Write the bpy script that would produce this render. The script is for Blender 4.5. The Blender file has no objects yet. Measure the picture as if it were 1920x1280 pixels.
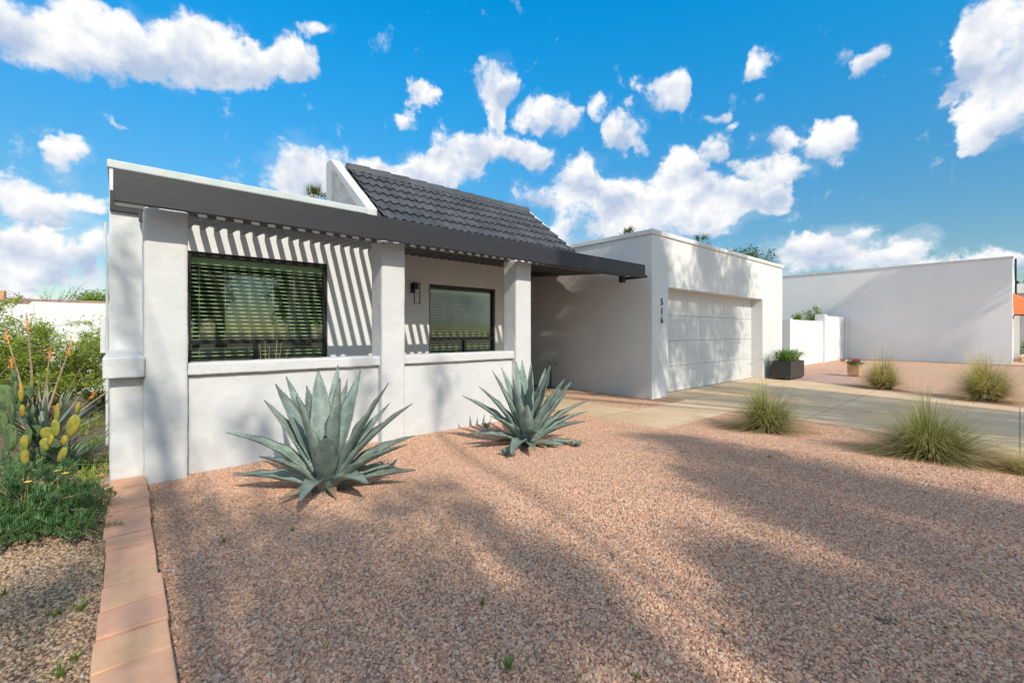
import bpy, math, random
import numpy as np
from mathutils import Vector, Matrix, noise as mnoise
R = math.radians
rng = random.Random(7)
C = bpy.context.scene.collection
H = 1.3                                   # eye height above the driveway

# ------------------------------------------------------------------ camera
F = 833.6                                 # focal length in photo pixels (1920 wide)
fw = Vector((.6587, .7524, 0)); rt = Vector((.7524, -.6587, 0))
cam = bpy.data.objects.new('camera', bpy.data.cameras.new('camera'))
C.objects.link(cam)
cam.data.sensor_width = 36; cam.data.lens = F / 1920 * 36
cam.data.shift_y = -18 / 1920
cam.data.clip_start = .05; cam.data.clip_end = 3000
cam.rotation_euler = (R(90), 0, math.atan2(fw.y, fw.x) - R(90))
bpy.context.scene.camera = cam

def at(px, py, t):                        # photo pixel + depth -> point (eye at the origin)
    u = (px - 960) / F
    return Vector((t*(fw.x + u*rt.x), t*(fw.y + u*rt.y), t*(622 - py)/F))
def gnd(px, py, z=-1.3):
    return at(px, py, -z*F/(py - 622))

# ------------------------------------------------------------------ sun, sky, exposure
SUN = Vector((.203, 1, -.80)).normalized()          # direction the light travels
el = math.asin(-SUN.z); az = math.atan2(-SUN.x, -SUN.y)
sl = bpy.data.lights.new('sun', 'SUN'); sl.energy = 3.5; sl.angle = R(.53); sl.color = (1, .92, .79)
so = bpy.data.objects.new('sun', sl); C.objects.link(so)
so.rotation_euler = SUN.to_track_quat('-Z', 'Y').to_euler()
sc = bpy.context.scene
sc.view_settings.view_transform = 'Standard'; sc.view_settings.look = 'None'
sc.view_settings.exposure = 0.26; sc.view_settings.gamma = 1
sc.cycles.max_bounces = 8; sc.cycles.transparent_max_bounces = 24
sc.cycles.diffuse_bounces = 4
W = bpy.data.worlds.new('World'); sc.world = W; W.use_nodes = True

CLOUDS = [  # x, y, rx, ry, weight in the photograph
 (40,55,150,62,1.1),(180,62,150,66,1.1),(300,85,140,62,1.1),(395,55,85,48,1),(440,112,105,46,1),(545,110,50,46,1),(500,140,70,28,.8),
 (590,52,46,15,.75),(130,288,68,46,1.05),(50,372,120,42,1),(160,366,70,28,.9),(190,200,40,9,.5),
 (40,455,70,48,.95),(110,475,100,66,.95),(20,520,70,50,.9),(170,450,55,48,.95),(60,590,190,45,.7),(180,540,60,50,.7),
 (590,312,115,58,1.1),(685,322,58,36,.9),(540,340,70,40,.9),
 (800,175,34,24,.85),(765,212,32,20,.8),(930,160,50,38,.9),(925,205,26,22,.7),(1030,216,75,28,1),(905,275,90,45,1.05),(830,318,95,38,1),(985,285,60,32,.95),(760,340,60,30,.8),
 (1235,168,52,44,1),(1165,238,34,42,.95),(1200,255,22,30,.6),(1137,184,26,20,.6),(1340,216,34,16,.6),(1370,238,22,12,.5),
 (1435,128,42,20,.75),(1632,118,38,22,.85),(1348,287,36,38,.95),(1540,252,80,32,1.05),(1445,270,38,26,.8),(1470,316,72,28,.9),(1400,322,40,16,.6),
 (1275,322,62,42,1.05),(1230,372,125,52,1.1),(1430,372,66,42,1),(1330,385,110,42,1),(1150,355,60,40,.85),(1110,395,90,45,.85),(1080,330,60,40,.8),(1110,300,40,30,.6),(1250,425,190,40,.9),(1010,365,70,28,.6),
 (1560,462,85,44,1),(1690,468,85,38,.95),(1500,470,70,32,.9),(1600,495,190,26,.7),(1870,482,60,26,.8),(1800,500,90,22,.55),
 (1865,75,120,100,1.15),(1885,185,90,85,1.1),(1800,120,60,50,.9),(1850,240,45,35,.8),
 (700,440,260,50,.6),(1000,450,160,40,.6)]

def build_world():
    nt = W.node_tree; N = nt.nodes; L = nt.links
    N.clear()
    def nd(t, **k):
        n = N.new(t)
        for a, v in k.items(): setattr(n, a, v)
        return n
    def setin(n, i, v):
        if v is None: return
        if hasattr(v, 'is_linked') or hasattr(v, 'links'): L.new(v, n.inputs[i])
        else: n.inputs[i].default_value = v
    def mth(op, a, b=None, c=None, clamp=False):
        n = nd('ShaderNodeMath', operation=op, use_clamp=clamp)
        setin(n, 0, a); setin(n, 1, b); setin(n, 2, c); return n.outputs[0]
    def vm(op, a, b=None, c=None):
        n = nd('ShaderNodeVectorMath', operation=op)
        setin(n, 0, a); setin(n, 1, b); setin(n, 2, c)
        return n.outputs['Value'] if op == 'DOT_PRODUCT' else n.outputs[0]
    out = nd('ShaderNodeOutputWorld'); bg = nd('ShaderNodeBackground')
    sky = nd('ShaderNodeTexSky', sky_type='NISHITA', sun_disc=False)
    sky.sun_elevation = el; sky.sun_rotation = az
    sky.altitude = 350; sky.air_density = 1.0; sky.dust_density = .35; sky.ozone_density = 3.0
    tc = nd('ShaderNodeTexCoord'); d = tc.outputs['Generated']
    a = mth('ARCTAN2', vm('DOT_PRODUCT', d, tuple(rt)), vm('DOT_PRODUCT', d, tuple(fw)))
    sx = nd('ShaderNodeSeparateXYZ'); L.new(d, sx.inputs[0])
    e = mth('ARCSINE', sx.outputs[2])
    cx = nd('ShaderNodeCombineXYZ'); L.new(a, cx.inputs[0]); L.new(e, cx.inputs[1])
    P = cx.outputs[0]
    def noise(vec, scale, detail, rough=.5, lac=2.0, col=False):
        n = nd('ShaderNodeTexNoise'); L.new(vec, n.inputs['Vector'])
        n.inputs['Scale'].default_value = scale; n.inputs['Detail'].default_value = detail
        n.inputs['Roughness'].default_value = rough; n.inputs['Lacunarity'].default_value = lac
        return n.outputs['Color' if col else 'Fac']
    wob = vm('SUBTRACT', noise(P, 7, 5, .6, col=True), (.5, .5, .5))
    Pw = vm('MULTIPLY_ADD', wob, (.17, .13, 0), P)
    tot = None
    for (x, y, rx, ry, w) in CLOUDS:
        u = (x-960)/F; v = (622-y)/F
        ca = math.atan(u); ce = math.atan(v/math.sqrt(1+u*u))
        ra = rx/F/(1+u*u)*1.03; re = ry/F/math.sqrt(1+u*u)*1.03
        q = vm('MULTIPLY_ADD', Pw, (1/ra, 1/re, 0), (-ca/ra, -ce/re, 1))
        b = mth('MAXIMUM', mth('MULTIPLY_ADD', vm('DOT_PRODUCT', q, q), -w, 2*w), 0.0)
        sc1 = nd('ShaderNodeVectorMath', operation='SCALE'); L.new(q, sc1.inputs[0]); L.new(b, sc1.inputs['Scale'])
        tot = sc1.outputs[0] if tot is None else vm('ADD', tot, sc1.outputs[0])
    s3 = nd('ShaderNodeSeparateXYZ'); L.new(tot, s3.inputs[0]); S = s3.outputs[2]
    vert = mth('DIVIDE', s3.outputs[1], mth('ADD', S, .02))
    tot = mth('MULTIPLY_ADD', mth('EXPONENT', mth('MULTIPLY', S, -1.15)), -1.2, 1.2)
    n1 = noise(P, 15, 12, .60, 2.1)
    Ps = vm('ADD', P, (-.010, .028, 0))
    n2 = noise(Ps, 17, 5, .5, 2.1)
    n3 = noise(P, 6, 3, .5)
    dens = mth('ADD', mth('MULTIPLY', tot, 1.3), mth('MULTIPLY', mth('SUBTRACT', n1, .5), 2.7))
    mr = nd('ShaderNodeMapRange', interpolation_type='SMOOTHSTEP'); L.new(dens, mr.inputs[0])
    mr.inputs[1].default_value = .26; mr.inputs[2].default_value = 1.0
    # unseen cloud cover added behind and above the view as white fill light
    far = nd('ShaderNodeMapRange', interpolation_type='SMOOTHSTEP'); L.new(mth('ABSOLUTE', a), far.inputs[0])
    far.inputs[1].default_value = .95; far.inputs[2].default_value = 1.3
    top = nd('ShaderNodeMapRange', interpolation_type='SMOOTHSTEP'); L.new(e, top.inputs[0]); top.inputs[1].default_value = .70; top.inputs[2].default_value = .90
    farm = mth('MAXIMUM', far.outputs[0], top.outputs[0])
    bk = nd('ShaderNodeMapRange', interpolation_type='SMOOTHSTEP'); L.new(noise(d, 3.2, 8, .6), bk.inputs[0])
    bk.inputs[1].default_value = .38; bk.inputs[2].default_value = .60
    veil = mth('MULTIPLY', mth('MULTIPLY', tot, noise(P, 5, 6, .6)), .95, clamp=True)
    lowe = nd('ShaderNodeMapRange', interpolation_type='SMOOTHSTEP'); L.new(e, lowe.inputs[0]); lowe.inputs[1].default_value = .42; lowe.inputs[2].default_value = .05; lowe.inputs[3].default_value = .25
    veil = mth('MULTIPLY', veil, lowe.outputs[0])
    core = mth('MAXIMUM', mr.outputs[0], veil)
    mask = mth('MAXIMUM', core, mth('MULTIPLY', bk.outputs[0], farm))
    sx2 = nd('ShaderNodeMapRange'); L.new(e, sx2.inputs[0]); sx2.inputs[1].default_value = 0.0; sx2.inputs[2].default_value = .03
    mask = mth('MULTIPLY', mask, sx2.outputs[0])
    # relief: brighter where the lump faces the light, blue-grey below
    rel = mth('MULTIPLY_ADD', mth('SUBTRACT', noise(P, 9, 6, .5), noise(Ps, 9, 6, .5)), 3.0, .66)
    thick = nd('ShaderNodeMapRange'); L.new(dens, thick.inputs[0])
    thick.inputs[1].default_value = .3; thick.inputs[2].default_value = 1.4; thick.inputs[3].default_value = .18; thick.inputs[4].default_value = -.12
    rel = mth('ADD', rel, mth('ADD', thick.outputs[0], mth('MULTIPLY', mth('SUBTRACT', n3, .5), .5)), clamp=True)
    rel = mth('MULTIPLY_ADD', vert, .6, rel, clamp=True)
    cr = nd('ShaderNodeValToRGB'); L.new(rel, cr.inputs[0])
    cr.color_ramp.elements[0].position = .12; cr.color_ramp.elements[0].color = (2.7, 3.3, 4.3, 1)
    cr.color_ramp.elements[1].position = .85; cr.color_ramp.elements[1].color = (5.6, 5.6, 5.6, 1)
    # sky colour: the polarised deep blue of the photograph
    hs = nd('ShaderNodeHueSaturation'); L.new(sky.outputs[0], hs.inputs['Color'])
    hs.inputs['Hue'].default_value = SKY_HUE; hs.inputs['Saturation'].default_value = SKY_SAT; hs.inputs['Value'].default_value = SKY_VAL
    hz = nd('ShaderNodeMapRange', interpolation_type='SMOOTHSTEP'); L.new(e, hz.inputs[0])
    hz.inputs[1].default_value = 0; hz.inputs[2].default_value = .72; hz.inputs[3].default_value = 0; hz.inputs[4].default_value = 1
    tint = nd('ShaderNodeMix', data_type='RGBA'); L.new(hz.outputs[0], tint.inputs[0])
    tint.inputs[6].default_value = SKY_LOW; tint.inputs[7].default_value = SKY_HIGH
    mul = nd('ShaderNodeMix', data_type='RGBA', blend_type='MULTIPLY'); mul.inputs[0].default_value = 1
    L.new(hs.outputs[0], mul.inputs[6]); L.new(tint.outputs[2], mul.inputs[7])
    # gain for the added fill cloud behind the view, left neutral
    boost = mth('MULTIPLY_ADD', far.outputs[0], .0, 1.0)
    cb = nd('ShaderNodeVectorMath', operation='SCALE'); L.new(cr.outputs[0], cb.inputs[0]); L.new(boost, cb.inputs['Scale'])
    mx = nd('ShaderNodeMix', data_type='RGBA'); L.new(mask, mx.inputs[0])
    L.new(mul.outputs[2], mx.inputs[6]); L.new(cb.outputs[0], mx.inputs[7])
    L.new(mx.outputs[2], bg.inputs[0]); bg.inputs[1].default_value = .15
    L.new(bg.outputs[0], out.inputs[0])
SKY_HUE, SKY_SAT, SKY_VAL = .5, 1.1, 1.0
SKY_LOW, SKY_HIGH = (.62, .60, .51, 1), (.0, 1.34, 1.56, 1)
build_world()
W.cycles.sampling_method = 'MANUAL'; W.cycles.sample_map_resolution = 512

# ------------------------------------------------------------------ helpers
class MB:
    def __init__(s): s.v = []; s.f = []; s.m = []; s.r = []; s.col = []
    def add(s, vs, fs, m=0, r=None):
        o = len(s.v); s.v += [tuple(v) for v in vs]
        for f in fs: s.f.append(tuple(i+o for i in f)); s.m.append(m); s.r.append(rng.random() if r is None else r)
        return s
    def box(s, x0, x1, y0, y1, z0, z1, m=0):
        return s.add([(x0,y0,z0),(x1,y0,z0),(x1,y1,z0),(x0,y1,z0),(x0,y0,z1),(x1,y0,z1),(x1,y1,z1),(x0,y1,z1)],
            [(0,3,2,1),(4,5,6,7),(0,1,5,4),(1,2,6,5),(2,3,7,6),(3,0,4,7)], m)
    def prism(s, pts, ext, m=0):          # planar polygon (3-D points) extruded by a vector
        n = len(pts); e = Vector(ext)
        a = [Vector(p) for p in pts]
        return s.add(a + [p+e for p in a], [tuple(range(n)), tuple(range(2*n-1, n-1, -1))] +
                     [(i, i+n, (i+1) % n+n, (i+1) % n) for i in range(n)], m)
    def tube(s, pts, rad, seg=8, m=0, cap=True, r=None):
        pts = [Vector(p) for p in pts]; n = len(pts)
        if not hasattr(rad, '__len__'): rad = [rad]*n
        vs = []; prev = None
        for i, p in enumerate(pts):
            t = (pts[min(i+1, n-1)] - pts[max(i-1, 0)]).normalized()
            if prev is None: prev = t.orthogonal().normalized()
            a = (prev - t*prev.dot(t)).normalized(); prev = a; b = t.cross(a)
            for k in range(seg):
                q = 2*math.pi*k/seg
                vs.append(p + (a*math.cos(q) + b*math.sin(q))*rad[i])
        fs = [(i*seg+k, i*seg+(k+1) % seg, (i+1)*seg+(k+1) % seg, (i+1)*seg+k) for i in range(n-1) for k in range(seg)]
        if cap: fs += [tuple(range(seg-1, -1, -1)), tuple(range((n-1)*seg, n*seg))]
        return s.add(vs, fs, m, r)

ORG = {}
def link_mesh(name, mb, mats, parent=None, smooth=False, bevel=0, seg=2, autosm=False, org=None):
    me = bpy.data.meshes.new(name)
    o0 = ORG.get(parent.name if parent else None, Vector((0,0,0))) if parent else Vector(org or (0,0,0))
    V = np.array(mb.v, dtype=np.float32) - np.array(o0, dtype=np.float32)
    n = len(mb.f); cnt = np.fromiter((len(f) for f in mb.f), dtype=np.int32, count=n)
    idx = np.fromiter((i for f in mb.f for i in f), dtype=np.int32, count=int(cnt.sum()))
    me.vertices.add(len(V)); me.vertices.foreach_set('co', V.ravel())
    me.loops.add(len(idx)); me.loops.foreach_set('vertex_index', idx)
    me.polygons.add(n); st = np.zeros(n, dtype=np.int32); st[1:] = np.cumsum(cnt)[:-1]
    me.polygons.foreach_set('loop_start', st)
    me.polygons.foreach_set('material_index', np.array(mb.m, dtype=np.int32))
    me.polygons.foreach_set('use_smooth', np.full(n, bool(smooth)))
    a = me.attributes.new('rnd', 'FLOAT', 'FACE'); a.data.foreach_set('value', np.array(mb.r, dtype=np.float32))
    if mb.col:
        c = me.attributes.new('tip', 'FLOAT', 'POINT'); c.data.foreach_set('value', np.array(mb.col, dtype=np.float32))
    me.update(); me.validate()
    for m in (mats if isinstance(mats, (list, tuple)) else [mats]): me.materials.append(m)
    o = bpy.data.objects.new(name, me); C.objects.link(o)
    if parent: o.parent = parent
    else: o.location = o0
    ORG[o.name] = o0.copy()
    if bevel:
        b = o.modifiers.new('bevel', 'BEVEL'); b.width = bevel; b.segments = seg; b.limit_method = 'ANGLE'; b.angle_limit = R(35)
        b.harden_normals = False
    return o
def tag(o, label=None, cat=None, group=None, kind=None):
    for k, v in (('label', label), ('category', cat), ('group', group), ('kind', kind)):
        if v: o[k] = v
    return o
def thing(name, loc, label, cat, group=None):
    o = bpy.data.objects.new(name, None); C.objects.link(o); o.location = loc; o.empty_display_size = .2
    ORG[o.name] = Vector(loc); return tag(o, label, cat, group)

def mat(name, base, rough=.7, var=None, vscale=3, vdetail=6, bump=0, bscale=40, bdist=.01, metal=0, spec=.5, extra=None, stretch=(1,1,1)):
    m = bpy.data.materials.new(name); m.use_nodes = True
    nt = m.node_tree; N = nt.nodes; L = nt.links; p = N['Principled BSDF']
    p.inputs['Roughness'].default_value = rough; p.inputs['Metallic'].default_value = metal
    p.inputs['Specular IOR Level'].default_value = spec
    p.inputs['Base Color'].default_value = (*base, 1)
    tc = N.new('ShaderNodeTexCoord'); mp = N.new('ShaderNodeMapping'); L.new(tc.outputs['Object'], mp.inputs[0])
    mp.inputs['Scale'].default_value = stretch
    vec = mp.outputs[0]
    if var:
        n = N.new('ShaderNodeTexNoise'); L.new(vec, n.inputs[0]); n.inputs['Scale'].default_value = vscale; n.inputs['Detail'].default_value = vdetail
        n.inputs['Roughness'].default_value = .62
        r = N.new('ShaderNodeValToRGB'); L.new(n.outputs[0], r.inputs[0])
        r.color_ramp.elements[0].position = .33; r.color_ramp.elements[0].color = (*base, 1)
        r.color_ramp.elements[1].position = .68; r.color_ramp.elements[1].color = (*var, 1)
        L.new(r.outputs[0], p.inputs['Base Color'])
    if bump:
        n = N.new('ShaderNodeTexNoise'); L.new(vec, n.inputs[0]); n.inputs['Scale'].default_value = bscale; n.inputs['Detail'].default_value = 8
        n.inputs['Roughness'].default_value = .6
        b = N.new('ShaderNodeBump'); L.new(n.outputs[0], b.inputs['Height']); b.inputs['Strength'].default_value = bump; b.inputs['Distance'].default_value = bdist
        L.new(b.outputs[0], p.inputs['Normal'])
    if extra: extra(nt, N, L, p, vec)
    return m
def node(N, t, **k):
    n = N.new(t)
    for a, v in k.items(): setattr(n, a, v)
    return n
# ------------------------------------------------------------------ materials
def courses(h, blen, strength, wob=.25, nscale=6, fine=1.0):
    def ex(nt, N, L, p, vec):
        s = node(N, 'ShaderNodeSeparateXYZ'); L.new(vec, s.inputs[0])
        a = node(N, 'ShaderNodeMath', operation='ADD'); L.new(s.outputs[0], a.inputs[0]); L.new(s.outputs[1], a.inputs[1])
        nz = node(N, 'ShaderNodeTexNoise'); L.new(vec, nz.inputs[0]); nz.inputs['Scale'].default_value = 3; nz.inputs['Detail'].default_value = 4
        zz = node(N, 'ShaderNodeMath', operation='MULTIPLY_ADD'); L.new(nz.outputs[0], zz.inputs[0]); zz.inputs[1].default_value = .04; L.new(s.outputs[2], zz.inputs[2])
        c = node(N, 'ShaderNodeCombineXYZ'); L.new(a.outputs[0], c.inputs[0]); L.new(zz.outputs[0], c.inputs[1])
        b = node(N, 'ShaderNodeTexBrick'); L.new(c.outputs[0], b.inputs[0])
        b.inputs['Scale'].default_value = 1; b.inputs['Brick Width'].default_value = blen; b.inputs['Row Height'].default_value = h
        b.inputs['Mortar Size'].default_value = .006; b.inputs['Mortar Smooth'].default_value = 1
        b.inputs['Color1'].default_value = (1,1,1,1); b.inputs['Color2'].default_value = (.86,.86,.86,1); b.inputs['Mortar'].default_value = (.3,.3,.3,1)
        # stretched lumps of paint and trowelled render
        mp = node(N, 'ShaderNodeMapping'); L.new(vec, mp.inputs[0]); mp.inputs['Scale'].default_value = (1, 1, 4.5)
        n1 = node(N, 'ShaderNodeTexNoise'); L.new(mp.outputs[0], n1.inputs[0]); n1.inputs['Scale'].default_value = nscale; n1.inputs['Detail'].default_value = 9; n1.inputs['Roughness'].default_value = .62
        n2 = node(N, 'ShaderNodeTexNoise'); L.new(vec, n2.inputs[0]); n2.inputs['Scale'].default_value = 90; n2.inputs['Detail'].default_value = 4
        h1 = node(N, 'ShaderNodeMath', operation='MULTIPLY'); L.new(b.outputs['Color'], h1.inputs[0]); h1.inputs[1].default_value = wob
        h2 = node(N, 'ShaderNodeMath', operation='MULTIPLY_ADD'); L.new(n1.outputs[0], h2.inputs[0]); h2.inputs[1].default_value = 1.3; L.new(h1.outputs[0], h2.inputs[2])
        h3 = node(N, 'ShaderNodeMath', operation='MULTIPLY_ADD'); L.new(n2.outputs[0], h3.inputs[0]); h3.inputs[1].default_value = .16*fine; L.new(h2.outputs[0], h3.inputs[2])
        bp = node(N, 'ShaderNodeBump'); L.new(h3.outputs[0], bp.inputs['Height']); bp.inputs['Strength'].default_value = strength; bp.inputs['Distance'].default_value = .06
        L.new(bp.outputs[0], p.inputs['Normal'])
        # rain streaks, and soil splashed up the foot of the wall
        src = p.inputs['Base Color'].links[0].from_socket
        st = node(N, 'ShaderNodeMapping'); L.new(vec, st.inputs[0]); st.inputs['Scale'].default_value = (7, 7, .55)
        sn = node(N, 'ShaderNodeTexNoise'); L.new(st.outputs[0], sn.inputs[0]); sn.inputs['Scale'].default_value = 1; sn.inputs['Detail'].default_value = 8; sn.inputs['Roughness'].default_value = .65
        sr = node(N, 'ShaderNodeMapRange'); L.new(sn.outputs[0], sr.inputs[0]); sr.inputs[1].default_value = .52; sr.inputs[2].default_value = .75; sr.inputs[4].default_value = .30
        m1 = node(N, 'ShaderNodeMix', data_type='RGBA'); L.new(sr.outputs[0], m1.inputs[0]); L.new(src, m1.inputs[6]); m1.inputs[7].default_value = (.46,.44,.40,1)
        gz = node(N, 'ShaderNodeMath', operation='MULTIPLY_ADD'); L.new(n1.outputs[0], gz.inputs[0]); gz.inputs[1].default_value = -.55; L.new(s.outputs[2], gz.inputs[2])
        gr = node(N, 'ShaderNodeMapRange', interpolation_type='SMOOTHSTEP'); L.new(gz.outputs[0], gr.inputs[0]); gr.inputs[1].default_value = -.32; gr.inputs[2].default_value = -.02; gr.inputs[3].default_value = .55; gr.inputs[4].default_value = 0
        m2 = node(N, 'ShaderNodeMix', data_type='RGBA'); L.new(gr.outputs[0], m2.inputs[0]); L.new(m1.outputs[2], m2.inputs[6]); m2.inputs[7].default_value = (.45,.36,.27,1)
        L.new(m2.outputs[2], p.inputs['Base Color'])
        return ex
def concx(nt, N, L, p, vec):
    # saw-cut control joints, oil spots and tyre scuffs
    src = p.inputs['Base Color'].links[0].from_socket
    b = node(N, 'ShaderNodeTexBrick'); L.new(vec, b.inputs[0]); b.inputs['Scale'].default_value = 1; b.inputs['Brick Width'].default_value = 3.05; b.inputs['Row Height'].default_value = 2.1; b.offset = 0
    b.inputs['Mortar Size'].default_value = .008; b.inputs['Mortar Smooth'].default_value = .3
    m = node(N, 'ShaderNodeMix', data_type='RGBA'); L.new(b.outputs['Fac'], m.inputs[0]); L.new(src, m.inputs[6]); m.inputs[7].default_value = (.22,.17,.12,1)
    n = node(N, 'ShaderNodeTexNoise'); L.new(vec, n.inputs[0]); n.inputs['Scale'].default_value = 2.3; n.inputs['Detail'].default_value = 9; n.inputs['Roughness'].default_value = .7
    r = node(N, 'ShaderNodeMapRange'); L.new(n.outputs[0], r.inputs[0]); r.inputs[1].default_value = .55; r.inputs[2].default_value = .75; r.inputs[4].default_value = .5
    m2 = node(N, 'ShaderNodeMix', data_type='RGBA'); L.new(r.outputs[0], m2.inputs[0]); L.new(m.outputs[2], m2.inputs[6]); m2.inputs[7].default_value = (.30,.22,.15,1)
    L.new(m2.outputs[2], p.inputs['Base Color'])
M = {}
M['block'] = mat('painted_block', (.66,.662,.65), .82, (.73,.725,.705), 1.6, 8, extra=courses(.102, .41, .5, .35))
M['wall2'] = mat('painted_block_wall', (.78,.78,.77), .82, (.83,.825,.81), 1.2, 8, extra=courses(.2, .41, .3, .25, 4))
M['stucco'] = mat('white_stucco', (.57,.572,.565), .85, (.65,.648,.635), 2.2, 8, extra=courses(5.0, 9.0, .55, 0, 5, 1.6))
M['rough'] = mat('rough_stucco', (.57,.572,.565), .88, (.64,.637,.622), 2.2, 8, extra=courses(5.0, 9.0, .6, 0, 7, 4.0))
M['wallback'] = mat('back_wall_paint', (.70,.70,.68), .8, (.75,.745,.72), .8, 5, extra=courses(.2, .4, .3, .3, 4))
M['cap'] = mat('parapet_metal', (.62,.63,.62), .5, (.74,.75,.73), 5, 8, bump=.15, bscale=25)
M['peel'] = mat('peeling_paint', (.33,.33,.32), .85, (.58,.58,.56), 4.5, 9, bump=.5, bscale=30)
M['capblue'] = mat('parapet_paint', (.46,.53,.53), .6, (.60,.61,.58), 2.5, 8, bump=.25, bscale=18)
def grain(nt, N, L, p, vec):
    mp = node(N, 'ShaderNodeMapping'); L.new(vec, mp.inputs[0]); mp.inputs['Scale'].default_value = (1.2, 1, 26)
    n = node(N, 'ShaderNodeTexNoise'); L.new(mp.outputs[0], n.inputs[0]); n.inputs['Scale'].default_value = 4; n.inputs['Detail'].default_value = 9; n.inputs['Roughness'].default_value = .68
    r = node(N, 'ShaderNodeValToRGB'); L.new(n.outputs[0], r.inputs[0])
    e = r.color_ramp.elements; e[0].position = .34; e[0].color = (.017,.017,.021,1); e[1].position = .62; e[1].color = (.028,.028,.033,1)
    x = e.new(.27); x.color = (.012,.012,.013,1)
    L.new(r.outputs[0], p.inputs['Base Color'])
    b = node(N, 'ShaderNodeBump'); L.new(n.outputs[0], b.inputs['Height']); b.inputs['Strength'].default_value = .22; b.inputs['Distance'].default_value = .005
    L.new(b.outputs[0], p.inputs['Normal'])
M['beam'] = mat('charcoal_timber', (.05,.05,.055), .50, extra=grain)
M['slat'] = mat('charcoal_slat', (.075,.075,.08), .55, (.12,.12,.125), 14, 8, bump=.2, bscale=40, stretch=(1, .15, 1))
M['slatend'] = mat('painted_header', (.11,.11,.115), .6, (.15,.15,.15), 10, 8, bump=.2, stretch=(.2, 1, 1))
M['black'] = mat('black_frame', (.012,.012,.013), .35)
M['brown'] = mat('bronze_frame', (.045,.035,.03), .4)
M['door'] = mat('door_white', (.60,.605,.60), .5, (.64,.64,.63), 1.5, 6, bump=.08, bscale=60)
M['grout'] = mat('grout', (.34,.33,.30), .9, (.45,.43,.39), 14, 6, bump=.5, bscale=60)
M['darkin'] = mat('room_paint', (.22,.21,.19), .9)
def translu(nt, N, L, p, vec):
    t = node(N, 'ShaderNodeBsdfTranslucent'); t.inputs[0].default_value = (.9,.92,.84,1)
    m = node(N, 'ShaderNodeMixShader'); m.inputs[0].default_value = .45
    L.new(p.outputs[0], m.inputs[1]); L.new(t.outputs[0], m.inputs[2]); L.new(m.outputs[0], N['Material Output'].inputs[0])
M['blind'] = mat('blind_slat', (.90,.92,.84), .5, extra=translu)
M['pot'] = mat('planter_black', (.018,.018,.021), .38, (.035,.035,.038), 8, 6, bump=.06, bscale=50)
M['terra'] = mat('terracotta', (.50,.26,.13), .85, (.62,.36,.20), 12, 8, bump=.2, bscale=50)
M['soil'] = mat('soil', (.06,.04,.03), .95, bump=.8, bscale=60)
M['conc'] = mat('concrete', (.56,.385,.22), .8, (.68,.51,.33), .9, 10, bump=.18, bscale=120, bdist=.004, extra=concx)
M['pink'] = mat('pink_pavers', (.42,.25,.19), .85, (.50,.32,.25), 3, 8, bump=.3, bscale=60)
M['metal'] = mat('galvanised', (.5,.5,.5), .4, metal=.8)
M['bark'] = mat('bark', (.14,.10,.07), .9, (.22,.17,.12), 12, 8, bump=.8, bscale=30, stretch=(1,1,.3))
M['awning'] = mat('awning', (.58,.13,.035), .8, (.66,.17,.05), 3, 4)
M['hill'] = mat('brown_roof', (.36,.20,.12), .9, (.46,.28,.18), 4, 8)
def rooftile(nt, N, L, p, vec):
    a = node(N, 'ShaderNodeAttribute', attribute_name='rnd')
    n = node(N, 'ShaderNodeTexNoise'); L.new(vec, n.inputs[0]); n.inputs['Scale'].default_value = 3.5; n.inputs['Detail'].default_value = 9
    s = node(N, 'ShaderNodeMath', operation='MULTIPLY_ADD'); L.new(a.outputs['Fac'], s.inputs[0]); s.inputs[1].default_value = .25; L.new(n.outputs[0], s.inputs[2])
    r = node(N, 'ShaderNodeValToRGB'); L.new(s.outputs[0], r.inputs[0])
    e = r.color_ramp.elements; e[0].position = .4; e[0].color = (.036,.040,.047,1); e[1].position = .85; e[1].color = (.085,.086,.092,1)
    L.new(r.outputs[0], p.inputs['Base Color'])
    n2 = node(N, 'ShaderNodeTexNoise'); L.new(vec, n2.inputs[0]); n2.inputs['Scale'].default_value = 70; n2.inputs['Detail'].default_value = 6
    b = node(N, 'ShaderNodeBump'); L.new(n2.outputs[0], b.inputs['Height']); b.inputs['Strength'].default_value = .3; b.inputs['Distance'].default_value = .006
    L.new(b.outputs[0], p.inputs['Normal'])
M['tile'] = mat('slate_tile', (.05,.055,.06), .55, extra=rooftile)
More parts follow.
